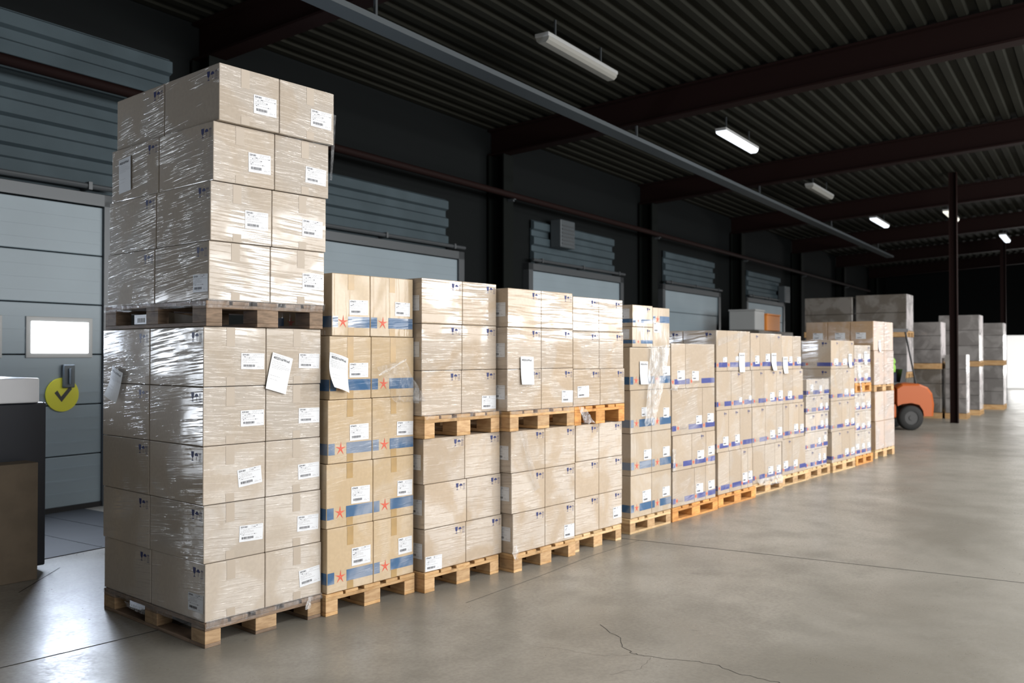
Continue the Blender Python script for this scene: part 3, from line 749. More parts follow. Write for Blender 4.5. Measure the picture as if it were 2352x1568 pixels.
# the lowest layer rests on the pallet deck
PH = 0.134
ROWN = {1: ['only'], 2: ['top', 'bottom'], 3: ['top', 'middle', 'bottom'], 4: ['top', 'second', 'third', 'bottom'], 5: ['top', 'second', 'third', 'fourth', 'bottom']}
COLN = {1: ['whole width'], 2: ['left', 'right'], 3: ['left', 'middle', 'right'], 4: ['leftmost', 'second', 'third', 'rightmost']}
SPEC = {  # load: board, print, place words, description, label style, box depth
 'S1u': ('grey_board', 'icons_side', "nearest tower's upper load", 'plain grey-brown carton', 'a', .60),
 'S1l': ('grey_board', 'icons_side', "nearest tower's lower load", 'plain grey-brown carton', 'a', .60),
 'S2': ('yellow_board', 'star', 'second stack from left', 'blue-banded red-star carton', 'b', .60),
 'S3u': ('tan_board', 'icons_front', "third stack's upper load", 'tan carton', 'b', .60),
 'S3l': ('tan_board', 'icons_front', "third stack's lower load", 'tan carton', 'b', .60),
 'S4au': ('tan_board', 'icons_front', "fourth stack's upper load", 'tan carton', 'b', .60),
 'S4bu': ('tan_board', 'icons_front', "fifth stack's upper load", 'tan carton', 'b', .60),
 'S4al': ('tan_board', 'icons_front', "fourth stack's lower load", 'tan carton', 'b', .60),
 'S4bl': ('tan_board', 'icons_front', "fifth stack's lower load", 'tan carton', 'b', .60),
 'S5t': ('pale_board', 'star_small', 'left half crowning sixth stack', 'small star-printed carton', 'b', .50),
 'S5r': ('pale_board', 'star_up', 'right half crowning sixth stack', 'tall upside-down star carton', 'b', .50),
 'S5': ('yellow_board', 'star', 'sixth stack below its crown', 'pale star-printed carton', 'b', .60),
 'S6': ('pale_board', 'text', 'seventh stack on orange pallet', 'thin-banded carton', 'c', .60),
 'S7': ('pale_board', 'text', 'eighth stack', 'thin-banded carton', 'c', .40),
 'S8': ('pale_board', 'text', 'ninth stack', 'thin-banded carton', 'c', .60),
 'S9': ('pale_board', 'text', 'tenth stack', 'thin-banded carton', 'c', .60),
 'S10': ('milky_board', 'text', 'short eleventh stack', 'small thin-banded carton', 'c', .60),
 'S11': ('pale_board', 'text', 'twelfth stack', 'thin-banded carton', 'c', .42),
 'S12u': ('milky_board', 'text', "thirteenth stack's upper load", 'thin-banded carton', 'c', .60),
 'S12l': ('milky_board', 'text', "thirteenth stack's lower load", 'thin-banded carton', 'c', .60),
 'S13u': ('brown_board', 'none', "last stack's upper load", 'dark brown carton', 'c', .355),
 'S13l': ('brown_board', 'none', "last stack's lower load", 'dark brown carton', 'c', .355),
}
TILT = {('S1l', 2, 0): -.10, ('S1l', 2, 1): -.03, ('S1l', 3, 0): .03, ('S1l', 4, 1): -.08, ('S1u', 1, 1): .04, ('S1l', 0, 0): .02}
for key, (y0, layers, labs) in LOADS.items():
    board, design, where, desc, kind, dep = SPEC[key]
    nrow = len(layers)
    for r, (z0, z1, xs) in enumerate(layers):
        if r == nrow - 1 and key not in ('S1u', 'S3u', 'S4au', 'S4bu', 'S12u', 'S13u', 'S5t', 'S5r'): z0 = PH + .001
        if key == 'S1l' and r == 0: z1 = 1.785
        if key == 'S13l' and r == 0: z1 = 1.042
        ncol = len(xs) - 1
        yy = y0
        if key == 'S1u': yy = y0 - (.040, .012, .003, 0)[r]
        for c in range(ncol):
            lab = labs.get((r, c))
            words = '%s%s, %s in %s row of %s' % (desc, ' with white label' if lab else '', COLN[ncol][c], ROWN[nrow][r], where)
            if key in ('S5t',): words = '%s, %s of two, %s' % (desc, ('upper', 'lower')[r], where)
            if key == 'S5r': words = desc + ' with white label, ' + where
            side_lab = None; tape = None
            if key == 'S1l' and (r, c) == (4, 0): side_lab = (.112, .232, .16, .10)
            if key == 'S1u' and (r, c) == (3, 0): side_lab = (.075, 2.028, .155, .10)
            if c == 0 and key in ('S3u', 'S3l', 'S4au', 'S4al'):
                side_lab = (y0 + .10, z0 + (z1 - z0) * (.45 if key[-1] == 'u' else .48), .15, .105)
            if key == 'S5t': side_lab = (y0 + .11, z0 + .12, .15, .09)
            if key == 'S2': tape = ('tape', .05, (.10, .17, .11, .10, .12)[r] if not (r == 1 and c == 0) else .20, .055, .49 if c == 0 else .50)
            if key in ('S1u', 'S1l') and r < nrow: tape = ('pale_tape', .055, .11, .05, .42 if c == 0 else .55)
            bd = {'S5t': 'pale_board_pleated', 'S5r': 'pale_board_pleated', 'S5': 'pale_board_pleated'}.get(key, 'yellow_board_pleated' if (key == 'S2' and r == 0) else board)
            o = carton(xs[c], xs[c + 1], yy, dep, z0, z1, bd, design, words, 'cartons: ' + where, lab, side_lab, kind, tape=tape, tilt=TILT.get((key, r, c)))
        # cartons further back that show on the open left side of a stack
        back = {'S1u': 1, 'S1l': 1, 'S7': 2, 'S11': 2, 'S13u': 2, 'S13l': 2}.get(key, 0)
        if key in ('S7', 'S11') and r > 1: back = 0
        if key == 'S13l': back = 0
        if key == 'S13u' and r == 1: back = 1
        for bk in range(1, back + 1):
            words = '%s, %s, %s row of %s' % (desc, 'second from front' if bk == 1 else 'third from front', ROWN[nrow][r], where)
            sl = None
            if key == 'S13u' and r == 0: sl = (y0 + dep * bk + .16, 1.915, .16, .10)
            carton(xs[0], xs[1] if key != 'S13u' else xs[0] + .5, yy + dep * bk + .003, dep, z0, z1, board, design, words, 'cartons: ' + where, None, sl, kind)
# glare of the dense film, painted pale on the last stack's aisle side
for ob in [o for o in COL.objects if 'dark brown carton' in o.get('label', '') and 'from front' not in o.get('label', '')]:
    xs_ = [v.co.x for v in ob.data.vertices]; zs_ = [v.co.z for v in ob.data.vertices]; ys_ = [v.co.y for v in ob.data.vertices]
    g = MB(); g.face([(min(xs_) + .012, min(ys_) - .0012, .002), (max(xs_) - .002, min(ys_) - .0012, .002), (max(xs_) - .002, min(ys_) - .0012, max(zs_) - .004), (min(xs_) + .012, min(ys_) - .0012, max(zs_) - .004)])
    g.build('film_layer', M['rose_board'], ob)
# stickers on the long dark side of the last stack's front carton
for ob in [o for o in COL.objects if o.get('label', '').startswith('dark brown carton, left in top row of last')]:
    w = LOADS['S13u'][1][0][2]
    c = put('shipping_label', label_mesh('c', 1), ob); c.rotation_euler = (PI / 2, 0, -PI / 2)
    c.location = (-(w[1] - w[0]) / 2 + .0004, .01 + .08, .18)

# pallets: x0, x1, y front, z, height, kind, wood, label, depth
pallet(.005, .795, .0, 0, PH, 'open', 'worn', "worn grey pallet on the floor under the nearest tower")
pallet(.0, .80, -.005, 1.786, .143, 'open', 'old', "dark worn pallet halfway up the nearest tower")
pallet(.806, 1.560, -.035, 0, PH, 'open', 'pine', 'pine pallet under the second stack from the left')
pallet(1.580, 2.345, -.112, 0, PH, 'open', 'pine', 'floor pallet with reddish blocks under the third stack')
pallet(1.565, 2.340, -.125, 1.051, .152, 'open', 'pine', "pallet halfway up the third stack from left")
pallet(2.405, 3.180, -.210, 0, PH, 'open', 'pine', 'floor pallet under the fourth stack from left')
pallet(2.355, 3.160, -.215, 1.054, .147, 'open', 'pine', 'pallet halfway up the fourth stack from left')
pallet(3.215, 3.930, -.160, 0, PH, 'open', 'pale_pine', 'floor pallet under the fifth stack from left')
pallet(3.205, 3.945, -.185, 1.043, .152, 'open', 'orange_pine', "orange pallet halfway up the fifth stack")
pallet(4.150, 4.870, -.110, 0, PH, 'frame', 'pale_pine', 'floor pallet under the sixth stack from left', 1.0)
pallet(4.910, 5.850, -.105, 0, PH, 'frame', 'orange_pine', 'bright orange floor pallet under the seventh stack')
pallet(5.920, 6.820, -.075, 0, PH, 'frame', 'orange_pine', 'yellowish floor pallet under the eighth stack')
pallet(6.860, 7.700, -.015, 0, PH, 'frame', 'pale_pine', 'pale floor pallet under the ninth stack, film hanging over it')
pallet(7.760, 8.600, .025, 0, PH, 'frame', 'pale_pine', 'pale floor pallet under the tenth stack')
pallet(8.640, 9.405, .045, 0, PH, 'frame', 'pale_pine', 'floor pallet under the short eleventh stack')
pallet(9.460, 10.330, .025, 0, PH, 'frame', 'pale_pine', 'pale floor pallet under the twelfth stack')
pallet(10.450, 11.180, .055, 0, PH, 'frame', 'orange_pine', 'floor pallet under the thirteenth stack')
pallet(10.430, 11.125, .055, 1.066, .135, 'frame', 'orange_pine', 'orange pallet halfway up the thirteenth stack')
pallet(11.520, 12.460, .130, 0, PH, 'open', 'pale_pine', "floor pallet under the last stack of the row")
pallet(11.490, 12.440, .130, 1.043, .102, 'open', 'pine', 'thin pallet halfway up the last stack of the row')

# ================================================================= PAPER NOTES
def note(c00, c10, c01, label, curl=0.0, side=False, header=True):
    """sheet of paper: corners top-left, top-right, bottom-left as world points; curls away from the load"""
    a, b, c = Vector(c00), Vector(c10), Vector(c01)
    U = b - a; V = c - a; W = U.length; H = V.length
    out = U.normalized().cross(V.normalized())         # towards the viewer for these corners
    nx, nz = 6, 10; g = MB()
    def P(u, v, e=0.0):
        k = curl * (0.25 * math.sin(PI * u) + (v - .35) ** 2 * (1.6 if v > .35 else .3) * (.55 + .9 * (1 - u)))
        return tuple(a + U * u + V * v + SGN * out * (k + e + .0035))
    cen = Vector((0, -1, 0)) if not side else Vector((-1, 0, 0))
    SGN = 1 if out.dot(cen) > 0 else -1
    vs = [P(i / nx, j / nz) for j in range(nz + 1) for i in range(nx + 1)]
    g.mesh_in(vs, [(j * (nx + 1) + i, j * (nx + 1) + i + 1, (j + 1) * (nx + 1) + i + 1, (j + 1) * (nx + 1) + i) for j in range(nz) for i in range(nx)], 0)
    rr = random.Random(len(label))
    if header:
        v, f = text_mesh('402016/Wed', 0.022, 0.0003)
        g.mesh_in([P((q[0] + .012) / W, (.034 - q[1]) / H, .0012) for q in v], f, 1)
    for yy, x0, x1 in ((.04, .08, .6), (.21, .08, .55), (.26, .05, .75), (.31, .05, .95), (.35, .1, .97), (.39, .1, .6), (.60, .1, .55), (.70, .1, .5)):
        x = x0
        while x < x1:
            l = rr.uniform(.05, .13)
            g.face([P(x, yy, .0012), P(min(x + l, x1), yy, .0012), P(min(x + l, x1), yy + .010, .0012), P(x, yy + .010, .0012)], 2); x += l + .03
    o = g.build('delivery_note', [M['note_paper'], M['black_ink'], M['pale_ink']])
    return tag(o, label, 'paper note', 'white paper notes stuck to the loads')
note((.026, 1.073, 2.860), (.026, .919, 2.872), (.026, 1.068, 2.645), "white note flat on the dark side of the nearest tower's upper load", 0, True)
note((-.016, 1.050, 1.560), (-.016, .915, 1.512), (-.016, 1.120, 1.372), 'crooked curled white note on the dark side of the lower near load', .025, True)
note((.445, .012, 1.641), (.588, .012, 1.601), (.392, .012, 1.427), "tilted white note on the front of the nearest tower's lower load", .006)
note((.828, -.034, 1.643), (.975, -.034, 1.602), (.822, -.034, 1.425), 'curling white note near the upper left of the star-printed stack', .06)
def note_at(x, z, y, w, h, label, t=0.0, curl=.01):
    note((x, y, z), (x + w, y, z - t * w), (x + t * h, y, z - h), label, curl, header=True)
note_at(2.485, 1.612, -.206, .155, .212, 'white note between the upper rows of the fourth stack', .03)
note_at(4.325, 1.563, -.103, .142, .212, 'white note on the pale sixth stack, left of its film sheet', .02)
note_at(6.412, 1.642, -.073, .138, .212, 'white note on the eighth stack, leftmost of three close together')
note_at(7.388, 1.640, -.013, .138, .206, 'white note on the ninth stack, middle of three close together', 0, .03)
note_at(7.815, 1.595, .027, .142, .204, 'white note on the tenth stack, rightmost of three close together', 0, .02)
note_at(10.075, 1.630, .027, .125, .190, 'white note on the right of the twelfth stack top carton', 0, .015)
note_at(10.815, 1.665, .057, .122, .190, 'white note on the thirteenth stack over torn film')
note_at(11.68, 1.845, .127, .105, .180, 'narrow white note on the last stack of the row', 0, .02)

# small things caught in the openings of the tower's pallets
g = MB(); g.box(-.04, .04, -.085, .085, 0, .062, 0, .003)
for k in range(9): g.box(-.0412, -.0400, -.05 + k * .011, -.046 + k * .011, .012, .040, 1)
g.box(-.0412, -.0400, -.084, .084, .0465, .0485, 1)
o = g.build('small_carton', [M['paper'], M['pale_ink']], None, (.075, .80, 1.8115)); tag(o, 'small white printed carton inside the left opening of the raised worn pallet', 'carton')
g = MB(); g.prism([(-.17, 0), (.17, 0), (.17, .028), (-.17, .068)], 'x', -.004, .004)
o = g.build('board_scrap', M['scrap_board'], None, (.06, .335, 1.8125)); o.rotation_euler = (0, 0, PI); tag(o, 'torn cardboard scrap inside the right opening of the raised worn pallet', 'cardboard scrap')

# ================================================================= LOOSE STRETCH FILM
def sheet(label, corners, nu=14, nv=12, amp=0.02, seed=1, mat_='film', out=(0, -1, 0), ragged=0.0, gather=0.0):
    """crumpled film between four world corners (tl, tr, br, bl)"""
    tl, tr, br, bl = [Vector(c) for c in corners]; out = Vector(out); rr = random.Random(seed)
    ph = [rr.uniform(0, 6.28) for _ in range(8)]
    org = (tl + tr + br + bl) / 4; g = MB(); vs = []
    for j in range(nv + 1):
        v = j / nv
        for i in range(nu + 1):
            u = i / nu
            if ragged and j == nv: vv = v - ragged * (0.5 + .5 * math.sin(u * 17 + ph[0]) * math.sin(u * 7 + ph[1]))
            else: vv = v
            uu = .5 + (u - .5) * (1 - gather * vv)
            p = (tl * (1 - uu) + tr * uu) * (1 - vv) + (bl * (1 - uu) + br * uu) * vv
            k = math.sin(u * 9 + v * 3 + ph[2]) * .5 + math.sin(u * 4 - v * 7 + ph[3]) * .4 + math.sin(u * 23 + ph[4]) * .3 + rr.uniform(-.35, .35)
            vs.append(p + out * (amp * (k + 1.15)) - org)
    g.mesh_in(vs, [(j * (nu + 1) + i, j * (nu + 1) + i + 1, (j + 1) * (nu + 1) + i + 1, (j + 1) * (nu + 1) + i) for j in range(nv) for i in range(nu)])
    o = g.build('stretch_film', M[mat_], None, org)
    for p in o.data.polygons: p.use_smooth = True
    return tag(o, label, 'plastic film', 'loose stretch film on the loads')
sheet('torn film flap hanging over the right star-printed cartons', [(1.19, -.048, 1.545), (1.44, -.048, 1.585), (1.59, -.09, 1.285), (1.36, -.06, 1.29)], 16, 14, .018, 3, 'film', ragged=.25)
sheet('thin twisted film edge sticking out above the torn flap', [(1.18, -.08, 1.50), (1.42, -.09, 1.60), (1.41, -.09, 1.585), (1.19, -.08, 1.487)], 12, 3, .012, 4, 'film_dense')
sheet('white film tail hanging out of the orange raised pallet', [(3.235, -.20, 1.20), (3.285, -.20, 1.195), (3.42, -.235, 1.052), (3.25, -.235, 1.052)], 10, 10, .012, 5, 'film_dense', ragged=.15)
sheet("small film knot beside the fourth stack's floor pallet", [(2.365, -.225, .215), (2.42, -.225, .21), (2.40, -.235, .10), (2.36, -.235, .10)], 8, 8, .013, 6, 'film_dense', ragged=.2)
sheet('long diagonal film sheet slipping down the sixth stack', [(4.50, -.115, 1.70), (4.83, -.115, 1.72), (4.55, -.115, .95), (4.36, -.115, .96)], 14, 26, .012, 7, 'film_dense', ragged=.05)
sheet('bunched film at the top corner of the sixth stack', [(4.60, -.155, 1.69), (4.76, -.155, 1.69), (4.66, -.155, 1.42), (4.61, -.155, 1.43)], 10, 14, .016, 17, 'film_dense', gather=.5)
sheet('white film bunch at the left edge of the seventh stack', [(4.87, -.104, 1.335), (5.03, -.101, 1.325), (5.01, -.101, 1.265), (4.87, -.104, 1.285)], 10, 6, .012, 8, 'film_dense')
sheet('curled film tail low on the left edge of the seventh stack', [(4.885, -.106, .72), (4.945, -.104, .70), (4.965, -.104, .51), (4.895, -.106, .49)], 6, 10, .014, 9, 'film_dense', gather=.3)
sheet('film strip stretched across the top of the eighth stack', [(5.91, -.078, 1.79), (6.55, -.078, 1.885), (6.60, -.078, 1.845), (5.91, -.078, 1.715)], 18, 4, .004, 10, 'film')
sheet('film band round the dark side of the eighth stack', [(5.885, .47, 1.80), (5.885, -.06, 1.765), (5.885, -.06, 1.70), (5.885, .47, 1.745)], 14, 4, .006, 11, 'film', out=(-1, 0, 0))
sheet("loose film hanging over the ninth stack's floor pallet", [(6.95, -.022, .185), (7.66, -.022, .175), (7.62, -.045, .070), (7.00, -.04, .105)], 18, 8, .012, 12, 'film_dense', ragged=.2)
sheet('ragged film crumpled over the short eleventh stack', [(8.66, .046, 1.31), (9.40, .046, 1.315), (9.40, .044, 1.12), (8.65, .044, 1.07)], 18, 8, .014, 13, 'film', ragged=.3)
sheet('dangling film tail across the raised pallet of the thirteenth stack', [(10.46, .045, 1.50), (10.58, .045, 1.485), (10.66, .045, 1.04), (10.60, .045, 1.02)], 6, 16, .010, 14, 'film_dense')
sheet('white film bunch on the right of the thirteenth stack', [(10.72, .05, 1.57), (10.92, .05, 1.58), (10.86, .048, 1.50), (10.72, .048, 1.50)], 8, 6, .012, 15, 'film_dense')
sheet('white film tail at the right end of the worn floor pallet', [(.688, -.008, .145), (.712, -.008, .145), (.685, -.028, .078), (.648, -.028, .082)], 6, 8, .008, 16, 'film_dense')
sheet('white film sheet sagging inside the worn floor pallet opening', [(.012, .93, .098), (.012, .66, .098), (.02, .70, .045), (.02, .92, .06)], 10, 6, .004, 18, 'film_dense', out=(-1, 0, 0), ragged=.2)
sheet("film skirt over the front deck edge of the worn floor pallet", [(.012, .0, .15), (.80, .0, .15), (.80, -.004, .112), (.005, -.004, .098)], 26, 5, .004, 19, 'film', ragged=.2)
sheet("film skirt along the dark side of the worn floor pallet", [(.004, 1.19, .15), (.004, .0, .15), (.0, .0, .098), (.0, 1.19, .104)], 30, 5, .004, 20, 'film', out=(-1, 0, 0), ragged=.25)
sheet('film skirt over the front edge of the raised worn pallet', [(.005, -.012, 1.94), (.81, -.012, 1.94), (.80, -.008, 1.885), (.0, -.008, 1.888)], 26, 5, .004, 21, 'film', ragged=.15)
sheet('film skirt along the dark side of the raised worn pallet', [(-.003, 1.19, 1.94), (-.003, -.01, 1.94), (-.003, -.01, 1.885), (-.003, 1.19, 1.885)], 30, 5, .004, 22, 'film', out=(-1, 0, 0), ragged=.2)
sheet("film skirt over the raised pallet of the third stack", [(1.56, -.127, 1.215), (2.37, -.127, 1.215), (2.36, -.127, 1.175), (1.57, -.127, 1.178)], 22, 4, .004, 23, 'film', ragged=.15)
sheet("film skirt over the raised pallet of the fourth stack", [(2.35, -.217, 1.213), (3.165, -.217, 1.213), (3.16, -.217, 1.172), (2.36, -.217, 1.175)], 22, 4, .004, 24, 'film', ragged=.15)
sheet('wrinkled film ridge standing off the right edge of the tower top', [(.843, -.045, 3.13), (.868, -.04, 3.13), (.856, -.02, 2.72), (.834, -.02, 2.72)], 4, 14, .004, 25, 'film')
sheet('film bunch drooping down the front of the fourth stack', [(2.45, -.212, 1.05), (2.54, -.212, 1.05), (2.70, -.212, .60), (2.64, -.212, .58)], 7, 16, .008, 26, 'film')
# ================================================================= THINGS LEFT OF THE TOWER
t = thing('cabinet', 'navy black cabinet with a white top at the left edge', 'cabinet', (-.57, 2.95, 0), 0)
g = MB(); g.box(-.75, .76, -.40, .42, .04, 1.265, 0, .012); g.build('body', M['navy_cabinet'], t)
g = MB(); g.box(-.78, .70, -.43, .45, 1.266, 1.45, 0, .012); g.build('top_slab', M['white_top'], t)
for q in (-.70, .62):
    g = MB(); g.box(q, q + .06, -.36, .38, 0, .04); g.build('foot', M['steel_dark'], t)
g = MB(); g.box(-.02, .0, -.404, -.399, .08, 1.22); g.box(.30, .33, -.43, -.40, .62, .78, 0, .004); g.build('door_edge', M['steel_dark'], t)
g = MB(); g.box(-.48, .48, -.10, .10, 0, .845, 0, .006)
for q in (-.2, .15): g.box(q, q + .05, -.1012, -.10, .05, .80, 1)
o = g.build('cardboard_box', [M['scrap_board'], M['tape']], None, (-.44, 2.41, 0)); tag(o, 'dull brown flat carton standing before the navy cabinet at left edge', 'box')

# ================================================================= FORKLIFT WITH DRIVER
FX = Vector((-.647, .763, 0)); FY = Vector((-.763, -.647, 0))
FA = math.atan2(FX.y, FX.x)
f0 = Vector((17.70, 1.58, 0))
t = thing('forklift', 'orange counterbalance forklift beyond the end of the row', 'forklift', f0, FA)
def wheel(name, x, y, r, w):
    g = MB()
    prof = [(r * .55, -w/2), (r * .9, -w/2), (r, -w * .32), (r, w * .32), (r * .9, w/2), (r * .55, w/2)]; n = 26
    vs = [(p[0] * math.cos(2 * PI * i / n), p[1], p[0] * math.sin(2 * PI * i / n)) for p in prof for i in range(n)]
    g.mesh_in(vs, [(k * n + i, k * n + (i + 1) % n, (k + 1) * n + (i + 1) % n, (k + 1) * n + i) for k in range(len(prof) - 1) for i in range(n)])
    o = g.build(name, M['tyre'], t, (x, y, r), smooth=True)
    h = MB(); h.cyl((0, -w * .42, 0), (0, w * .42, 0), r * .56, 20); h.cyl((0, -w * .5, 0), (0, w * .5, 0), r * .2, 12)
    h.build('hub', M['hub'], o)
wheel('rear_wheel', 0, .42, .265, .17); wheel('rear_wheel', 0, -.42, .265, .17)
wheel('front_wheel', 1.45, .46, .32, .22); wheel('front_wheel', 1.45, -.46, .32, .22)
g = MB()      # counterweight: rounded heavy tail
out = [(-.50, .30), (-.52, .55), (-.48, .80), (-.38, .93), (-.20, 1.0), (.18, 1.0), (.30, .92), (.30, .58), (.29, .52), (.20, .56), (0, .585), (-.20, .54), (-.29, .42), (-.31, .30)]
sec = [(-.50, .86), (-.46, .96), (-.30, 1.0), (.30, 1.0), (.46, .96), (.50, .86)]
vs = []
for yy, k in sec:
    for q in out: vs.append((q[0] * (k if q[0] < 0 else 1), yy, .30 + (q[1] - .30) * (1 if q[1] < .6 else (.5 + .5 * k)) ))
n = len(out)
g.mesh_in(vs, [(j * n + i, j * n + (i + 1) % n, (j + 1) * n + (i + 1) % n, (j + 1) * n + i) for j in range(len(sec) - 1) for i in range(n)])
g.mesh_in([vs[i] for i in range(n)], [tuple(range(n))]); g.mesh_in([vs[(len(sec) - 1) * n + i] for i in range(n)], [tuple(range(n))])
g.build('counterweight', M['orange'], t)
g = MB(); g.box(.30, 1.62, -.46, .46, .26, .56, 0, .03); g.box(.30, .80, -.42, .42, .56, .90, 0, .04); g.box(1.45, 1.70, -.42, .42, .56, 1.05, 0, .03)
g.build('chassis', M['orange'], t)
g = MB(); g.box(.10, .60, -.25, .25, .90, 1.02, 0, .03); g.prism([(.02, 1.02), (.13, 1.0), (.07, 1.30), (-.02, 1.30)], 'y', -.24, .24); g.build('seat', M['machine_black'], t)
for sy in (-.44, .44):
    for a, b in (((-.12, 1.0), (.10, 2.12)), ((1.60, 1.05), (1.25, 2.12))):
        g = MB(); g.cyl((a[0], sy, a[1]), (b[0], sy, b[1]), .02, 8); g.build('guard_post', M['machine_black'], t)
g = MB()
for q in range(8): g.box(.06 + q * .17, .10 + q * .17, -.45, .45, 2.12, 2.16)
g.box(.05, 1.30, -.47, -.42, 2.10, 2.17); g.box(.05, 1.30, .42, .47, 2.10, 2.17); g.build('overhead_guard', M['machine_black'], t)
g = MB()
for sy in (-.33, .27): g.box(1.84, 1.96, sy, sy + .06, .10, 2.25); g.box(1.75, 1.84, sy + .01, sy + .05, .10, 2.10)
for z in (.5, 1.3, 2.18): g.box(1.82, 1.90, -.33, .33, z, z + .07)
g.build('mast', M['machine_black'], t)
g = MB(); g.box(1.97, 2.02, -.45, .45, .14, .50); g.build('fork_carriage', M['machine_black'], t)
for sy in (-.30, .18):
    g = MB(); g.prism([(2.02, .08), (3.0, .09), (3.02, .10), (2.07, .13), (2.07, .50), (2.02, .50)], 'y', sy, sy + .12); g.build('fork', M['steel_dark'], t)
g = MB(); n = 24
vs = []
for i in range(n):
    for j in range(6):
        a = 2 * PI * i / n; b = 2 * PI * j / 6; rr = .17 + .014 * math.cos(b)
        vs.append((rr * math.cos(a), rr * math.sin(a), .014 * math.sin(b)))
g.mesh_in(vs, [(i * 6 + j, ((i + 1) % n) * 6 + j, ((i + 1) % n) * 6 + (j + 1) % 6, i * 6 + (j + 1) % 6) for i in range(n) for j in range(6)])
for a in (0, 2.1, 4.2): g.cyl((0, 0, 0), (.165 * math.cos(a), .165 * math.sin(a), 0), .012, 6)
g.cyl((0, 0, 0), (0, 0, -.30), .025, 8)
g.build('steering_wheel', M['machine_black'], t, (1.20, .0, 1.26), (0, -.75, 0), smooth=True)

# driver: one continuous skinned body, clothes and hair as children
def skinned(name, joints, edges, radii, m, parent=None, loc=(0, 0, 0), rot=(0, 0, 0), levels=2):
    me = bpy.data.meshes.new(name); me.from_pydata(joints, edges, []); me.update()
    o = bpy.data.objects.new(name, me); COL.objects.link(o)
    o.modifiers.new('skin', 'SKIN'); s = o.modifiers.new('sub', 'SUBSURF'); s.levels = levels; s.render_levels = levels
    for v, r in zip(me.skin_vertices[0].data, radii): v.radius = (r, r) if not isinstance(r, tuple) else r
    me.skin_vertices[0].data[0].use_root = True
    dg = bpy.context.evaluated_depsgraph_get(); dg.update()
    m2 = bpy.data.meshes.new_from_object(o.evaluated_get(dg)); m2.name = name
    bpy.data.objects.remove(o)
    m2.materials.clear(); m2.materials.append(m)
    for p in m2.polygons: p.use_smooth = True; p.material_index = 0
    return put(name, m2, parent, loc, rot)
J = [(.42, 0, 1.10), (.40, 0, 1.24), (.40, 0, 1.40), (.42, 0, 1.53), (.44, 0, 1.60), (.46, 0, 1.68), (.47, 0, 1.78),
     (.42, .18, 1.50), (.55, .25, 1.28), (.86, .16, 1.22), (.94, .14, 1.25), (.42, -.18, 1.50), (.55, -.25, 1.28), (.86, -.16, 1.22), (.94, -.14, 1.25),
     (.44, .11, 1.09), (.88, .15, 1.08), (.98, .15, .72), (1.02, .15, .66), (1.14, .15, .62), (.44, -.11, 1.09), (.88, -.15, 1.08), (.98, -.15, .72), (1.02, -.15, .66), (1.14, -.15, .62)]
E_ = [(0, 1), (1, 2), (2, 3), (3, 4), (4, 5), (5, 6), (3, 7), (7, 8), (8, 9), (9, 10), (3, 11), (11, 12), (12, 13), (13, 14), (0, 15), (15, 16), (16, 17), (17, 18), (18, 19), (0, 20), (20, 21), (21, 22), (22, 23), (23, 24)]
Rr = [.13, .125, .135, .10, .055, .085, .088, .065, .048, .036, .03, .065, .048, .036, .03, .085, .062, .05, .045, .035, .085, .062, .05, .045, .035]
p_ = skinned('person', J, E_, Rr, M['skin'], None, f0, (0, 0, FA))
p_.location = f0 - FX * .13
tag(p_, 'person in a hi-vis green vest sitting on the orange forklift', 'person')
skinned('hi_vis_vest', [(.42, 0, 1.12), (.40, 0, 1.24), (.40, 0, 1.40), (.42, 0, 1.50), (.42, .15, 1.49), (.42, -.15, 1.49)], [(0, 1), (1, 2), (2, 3), (3, 4), (3, 5)], [.152, .15, .158, .125, .085, .085], M['vest'], p_)
skinned('trousers', [(.42, 0, 1.09), (.44, .11, 1.09), (.88, .15, 1.08), (.98, .15, .72), (.44, -.11, 1.09), (.88, -.15, 1.08), (.98, -.15, .72)], [(0, 1), (1, 2), (2, 3), (0, 4), (4, 5), (5, 6)], [.145, .10, .075, .062, .10, .075, .062], M['trousers'], p_)
g = MB()
bm = bmesh.new(); bmesh.ops.create_uvsphere(bm, u_segments=16, v_segments=10, radius=.105)
for v in bm.verts: v.co.z *= 1.05
bm.verts.index_update()
g.mesh_in([v.co[:] for v in bm.verts if True], [[v.index for v in f.verts] for f in bm.faces if f.calc_center_median().z > -.02 or f.calc_center_median().x < -.05]); bm.free()
g.build('hair', M['hair'], p_, (.455, 0, 1.765), smooth=True)
g = MB(); g.prism([(.545, 1.70), (.58, 1.715), (.548, 1.76)], 'y', -.014, .014)
for sy in (-1, 1): g.box(.44, .475, sy * .092 - .01, sy * .092 + .01, 1.70, 1.76, 0, .006)
g.build('nose_and_ears', M['skin'], p_)
for sy in (-1, 1):
    for k in range(5):
        skinned('finger', [(.94, sy * .14 + (k - 2) * .013, 1.25), (.99, sy * .14 + (k - 2) * .016, 1.275 - .004 * abs(k - 2)), (1.02, sy * .14 + (k - 2) * .016, 1.255)], [(0, 1), (1, 2)], [.011, .009, .008], M['skin'], p_, levels=1)

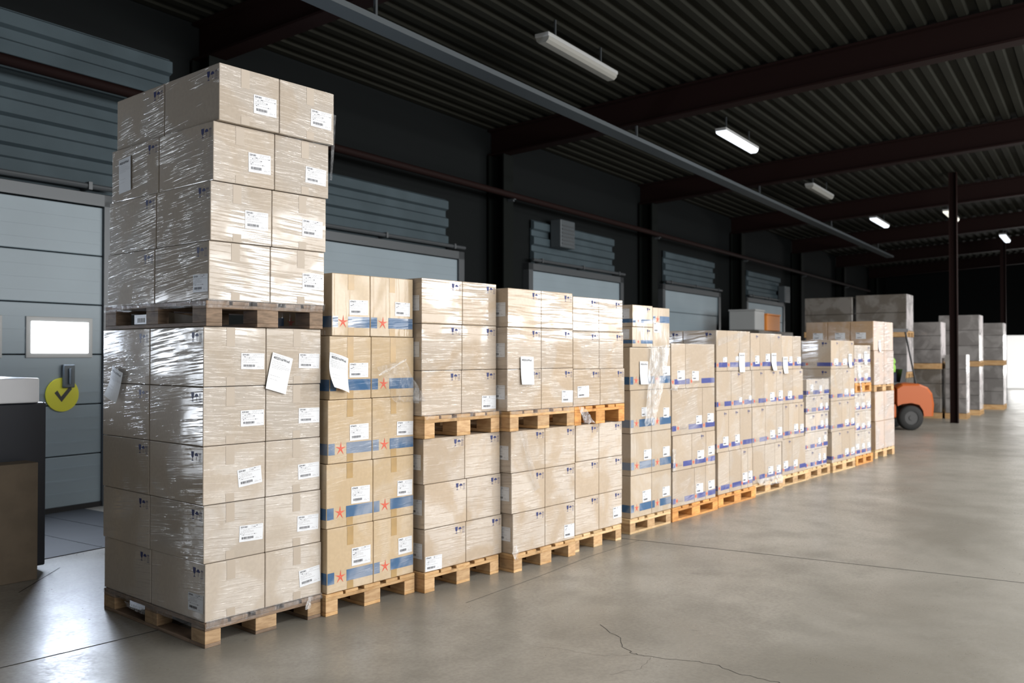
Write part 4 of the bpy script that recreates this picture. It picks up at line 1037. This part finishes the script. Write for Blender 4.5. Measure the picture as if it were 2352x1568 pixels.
# ================================================================= FAR LOADS BEYOND THE ROW
def far_load(loc, ang, w, d, tiers, label, group='tall wrapped loads in the far part of the hall', mats=('white_wrap', 'white_wrap')):
    t = thing('wrapped_load', label, 'pallet load', loc, ang, group)
    z = 0
    for k, h in enumerate(tiers):
        g = MB()
        for q in range(3): g.box(-w/2 + (w - .1) * q / 2, -w/2 + (w - .1) * q / 2 + .1, -d/2, d/2, z, z + .10)
        g.box(-w/2, w/2, -d/2, d/2, z + .10, z + .14); g.build('pallet', M['pine'], t)
        g = MB(); n = max(2, round((h - .14) / .4)); hh = (h - .15) / n
        for r in range(n):
            for c in range(2): g.box(-w/2 + .01 + c * (w - .02) / 2, -w/2 + (c + 1) * (w - .02) / 2, -d/2 + .01, d/2 - .01, z + .145 + r * hh, z + .140 + (r + 1) * hh, 0, .012)
        g.build('wrapped_goods', M[mats[min(k, len(mats) - 1)]], t)
        z += h
    return t
c0 = Vector((19.94, 2.10, 0))
def corner_load(c, w, d, tiers, label, mats, white=()):
    t = far_load(c + BX * (w / 2) + BY * (d / 2), BA, w, d, tiers, label, mats=mats)
    z = 0
    for k, h in enumerate(tiers):        # film glare on the aisle side, painted as a white sheet
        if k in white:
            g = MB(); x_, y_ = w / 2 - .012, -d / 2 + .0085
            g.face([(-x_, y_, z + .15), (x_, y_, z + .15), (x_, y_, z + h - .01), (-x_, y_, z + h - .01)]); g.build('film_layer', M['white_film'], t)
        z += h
    return t
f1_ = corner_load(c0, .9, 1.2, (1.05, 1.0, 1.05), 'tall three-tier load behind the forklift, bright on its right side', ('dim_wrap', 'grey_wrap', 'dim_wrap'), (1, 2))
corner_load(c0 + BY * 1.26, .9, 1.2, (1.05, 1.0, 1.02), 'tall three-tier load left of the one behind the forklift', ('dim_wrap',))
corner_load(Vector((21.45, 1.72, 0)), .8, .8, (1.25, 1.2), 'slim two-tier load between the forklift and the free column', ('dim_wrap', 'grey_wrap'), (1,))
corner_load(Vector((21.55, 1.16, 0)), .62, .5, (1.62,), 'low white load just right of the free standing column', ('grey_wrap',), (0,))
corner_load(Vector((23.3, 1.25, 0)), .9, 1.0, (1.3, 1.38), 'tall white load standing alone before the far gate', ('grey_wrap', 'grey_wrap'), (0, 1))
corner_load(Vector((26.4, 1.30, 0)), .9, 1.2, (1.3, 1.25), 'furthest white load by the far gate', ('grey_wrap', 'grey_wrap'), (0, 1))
# goods stacked near the dock wall behind the row
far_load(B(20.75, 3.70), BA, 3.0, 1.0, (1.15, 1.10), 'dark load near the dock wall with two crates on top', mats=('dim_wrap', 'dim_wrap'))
def crate(loc, w, d, h, m, label):
    t = thing('crate', label, 'crate', loc, BA, 'crates on the dark load by the dock wall')
    g = MB(); g.box(-w/2, w/2, -d/2, d/2, 0, h, 0, .02); g.build('body', M[m], t)
    g = MB(); g.box(-w/2 - .015, w/2 + .015, -d/2 - .015, d/2 + .015, h, h + .04, 0, .008); g.build('lid', M[m], t)
crate(B(19.75, 3.70, 2.252), .75, .7, .50, 'lamp_body', 'grey white crate on the dark load by the dock wall')
crate(B(20.85, 3.68, 2.252), 1.15, .7, .42, 'orange_crate', 'orange crate on the dark load by the dock wall')
# grey heater units hung from the wall pipe zone
for (x, z, lab) in ((11.85, 4.12, 'pale grey heater box on the wall above the third dock door'), (26.3, 3.75, 'pale grey heater box on the wall near the far loads')):
    t = thing('heater_box', lab, 'heater', B(x, YW, 0), BA)
    g = MB(); g.box(-.28, .28, -.34, -.10, z - .42, z + .12, 0, .02); g.build('casing', M['galvanised'], t)
    g = MB(); g.box(-.05, .05, -.12, .018, z - .2, z - .1); g.build('bracket', M['steel_dark'], t)
    g = MB()
    for q in range(6): g.box(-.23, .23, -.35, -.34, z - .36 + q * .07, z - .335 + q * .07)
    g.build('grille', M['steel_dark'], t)
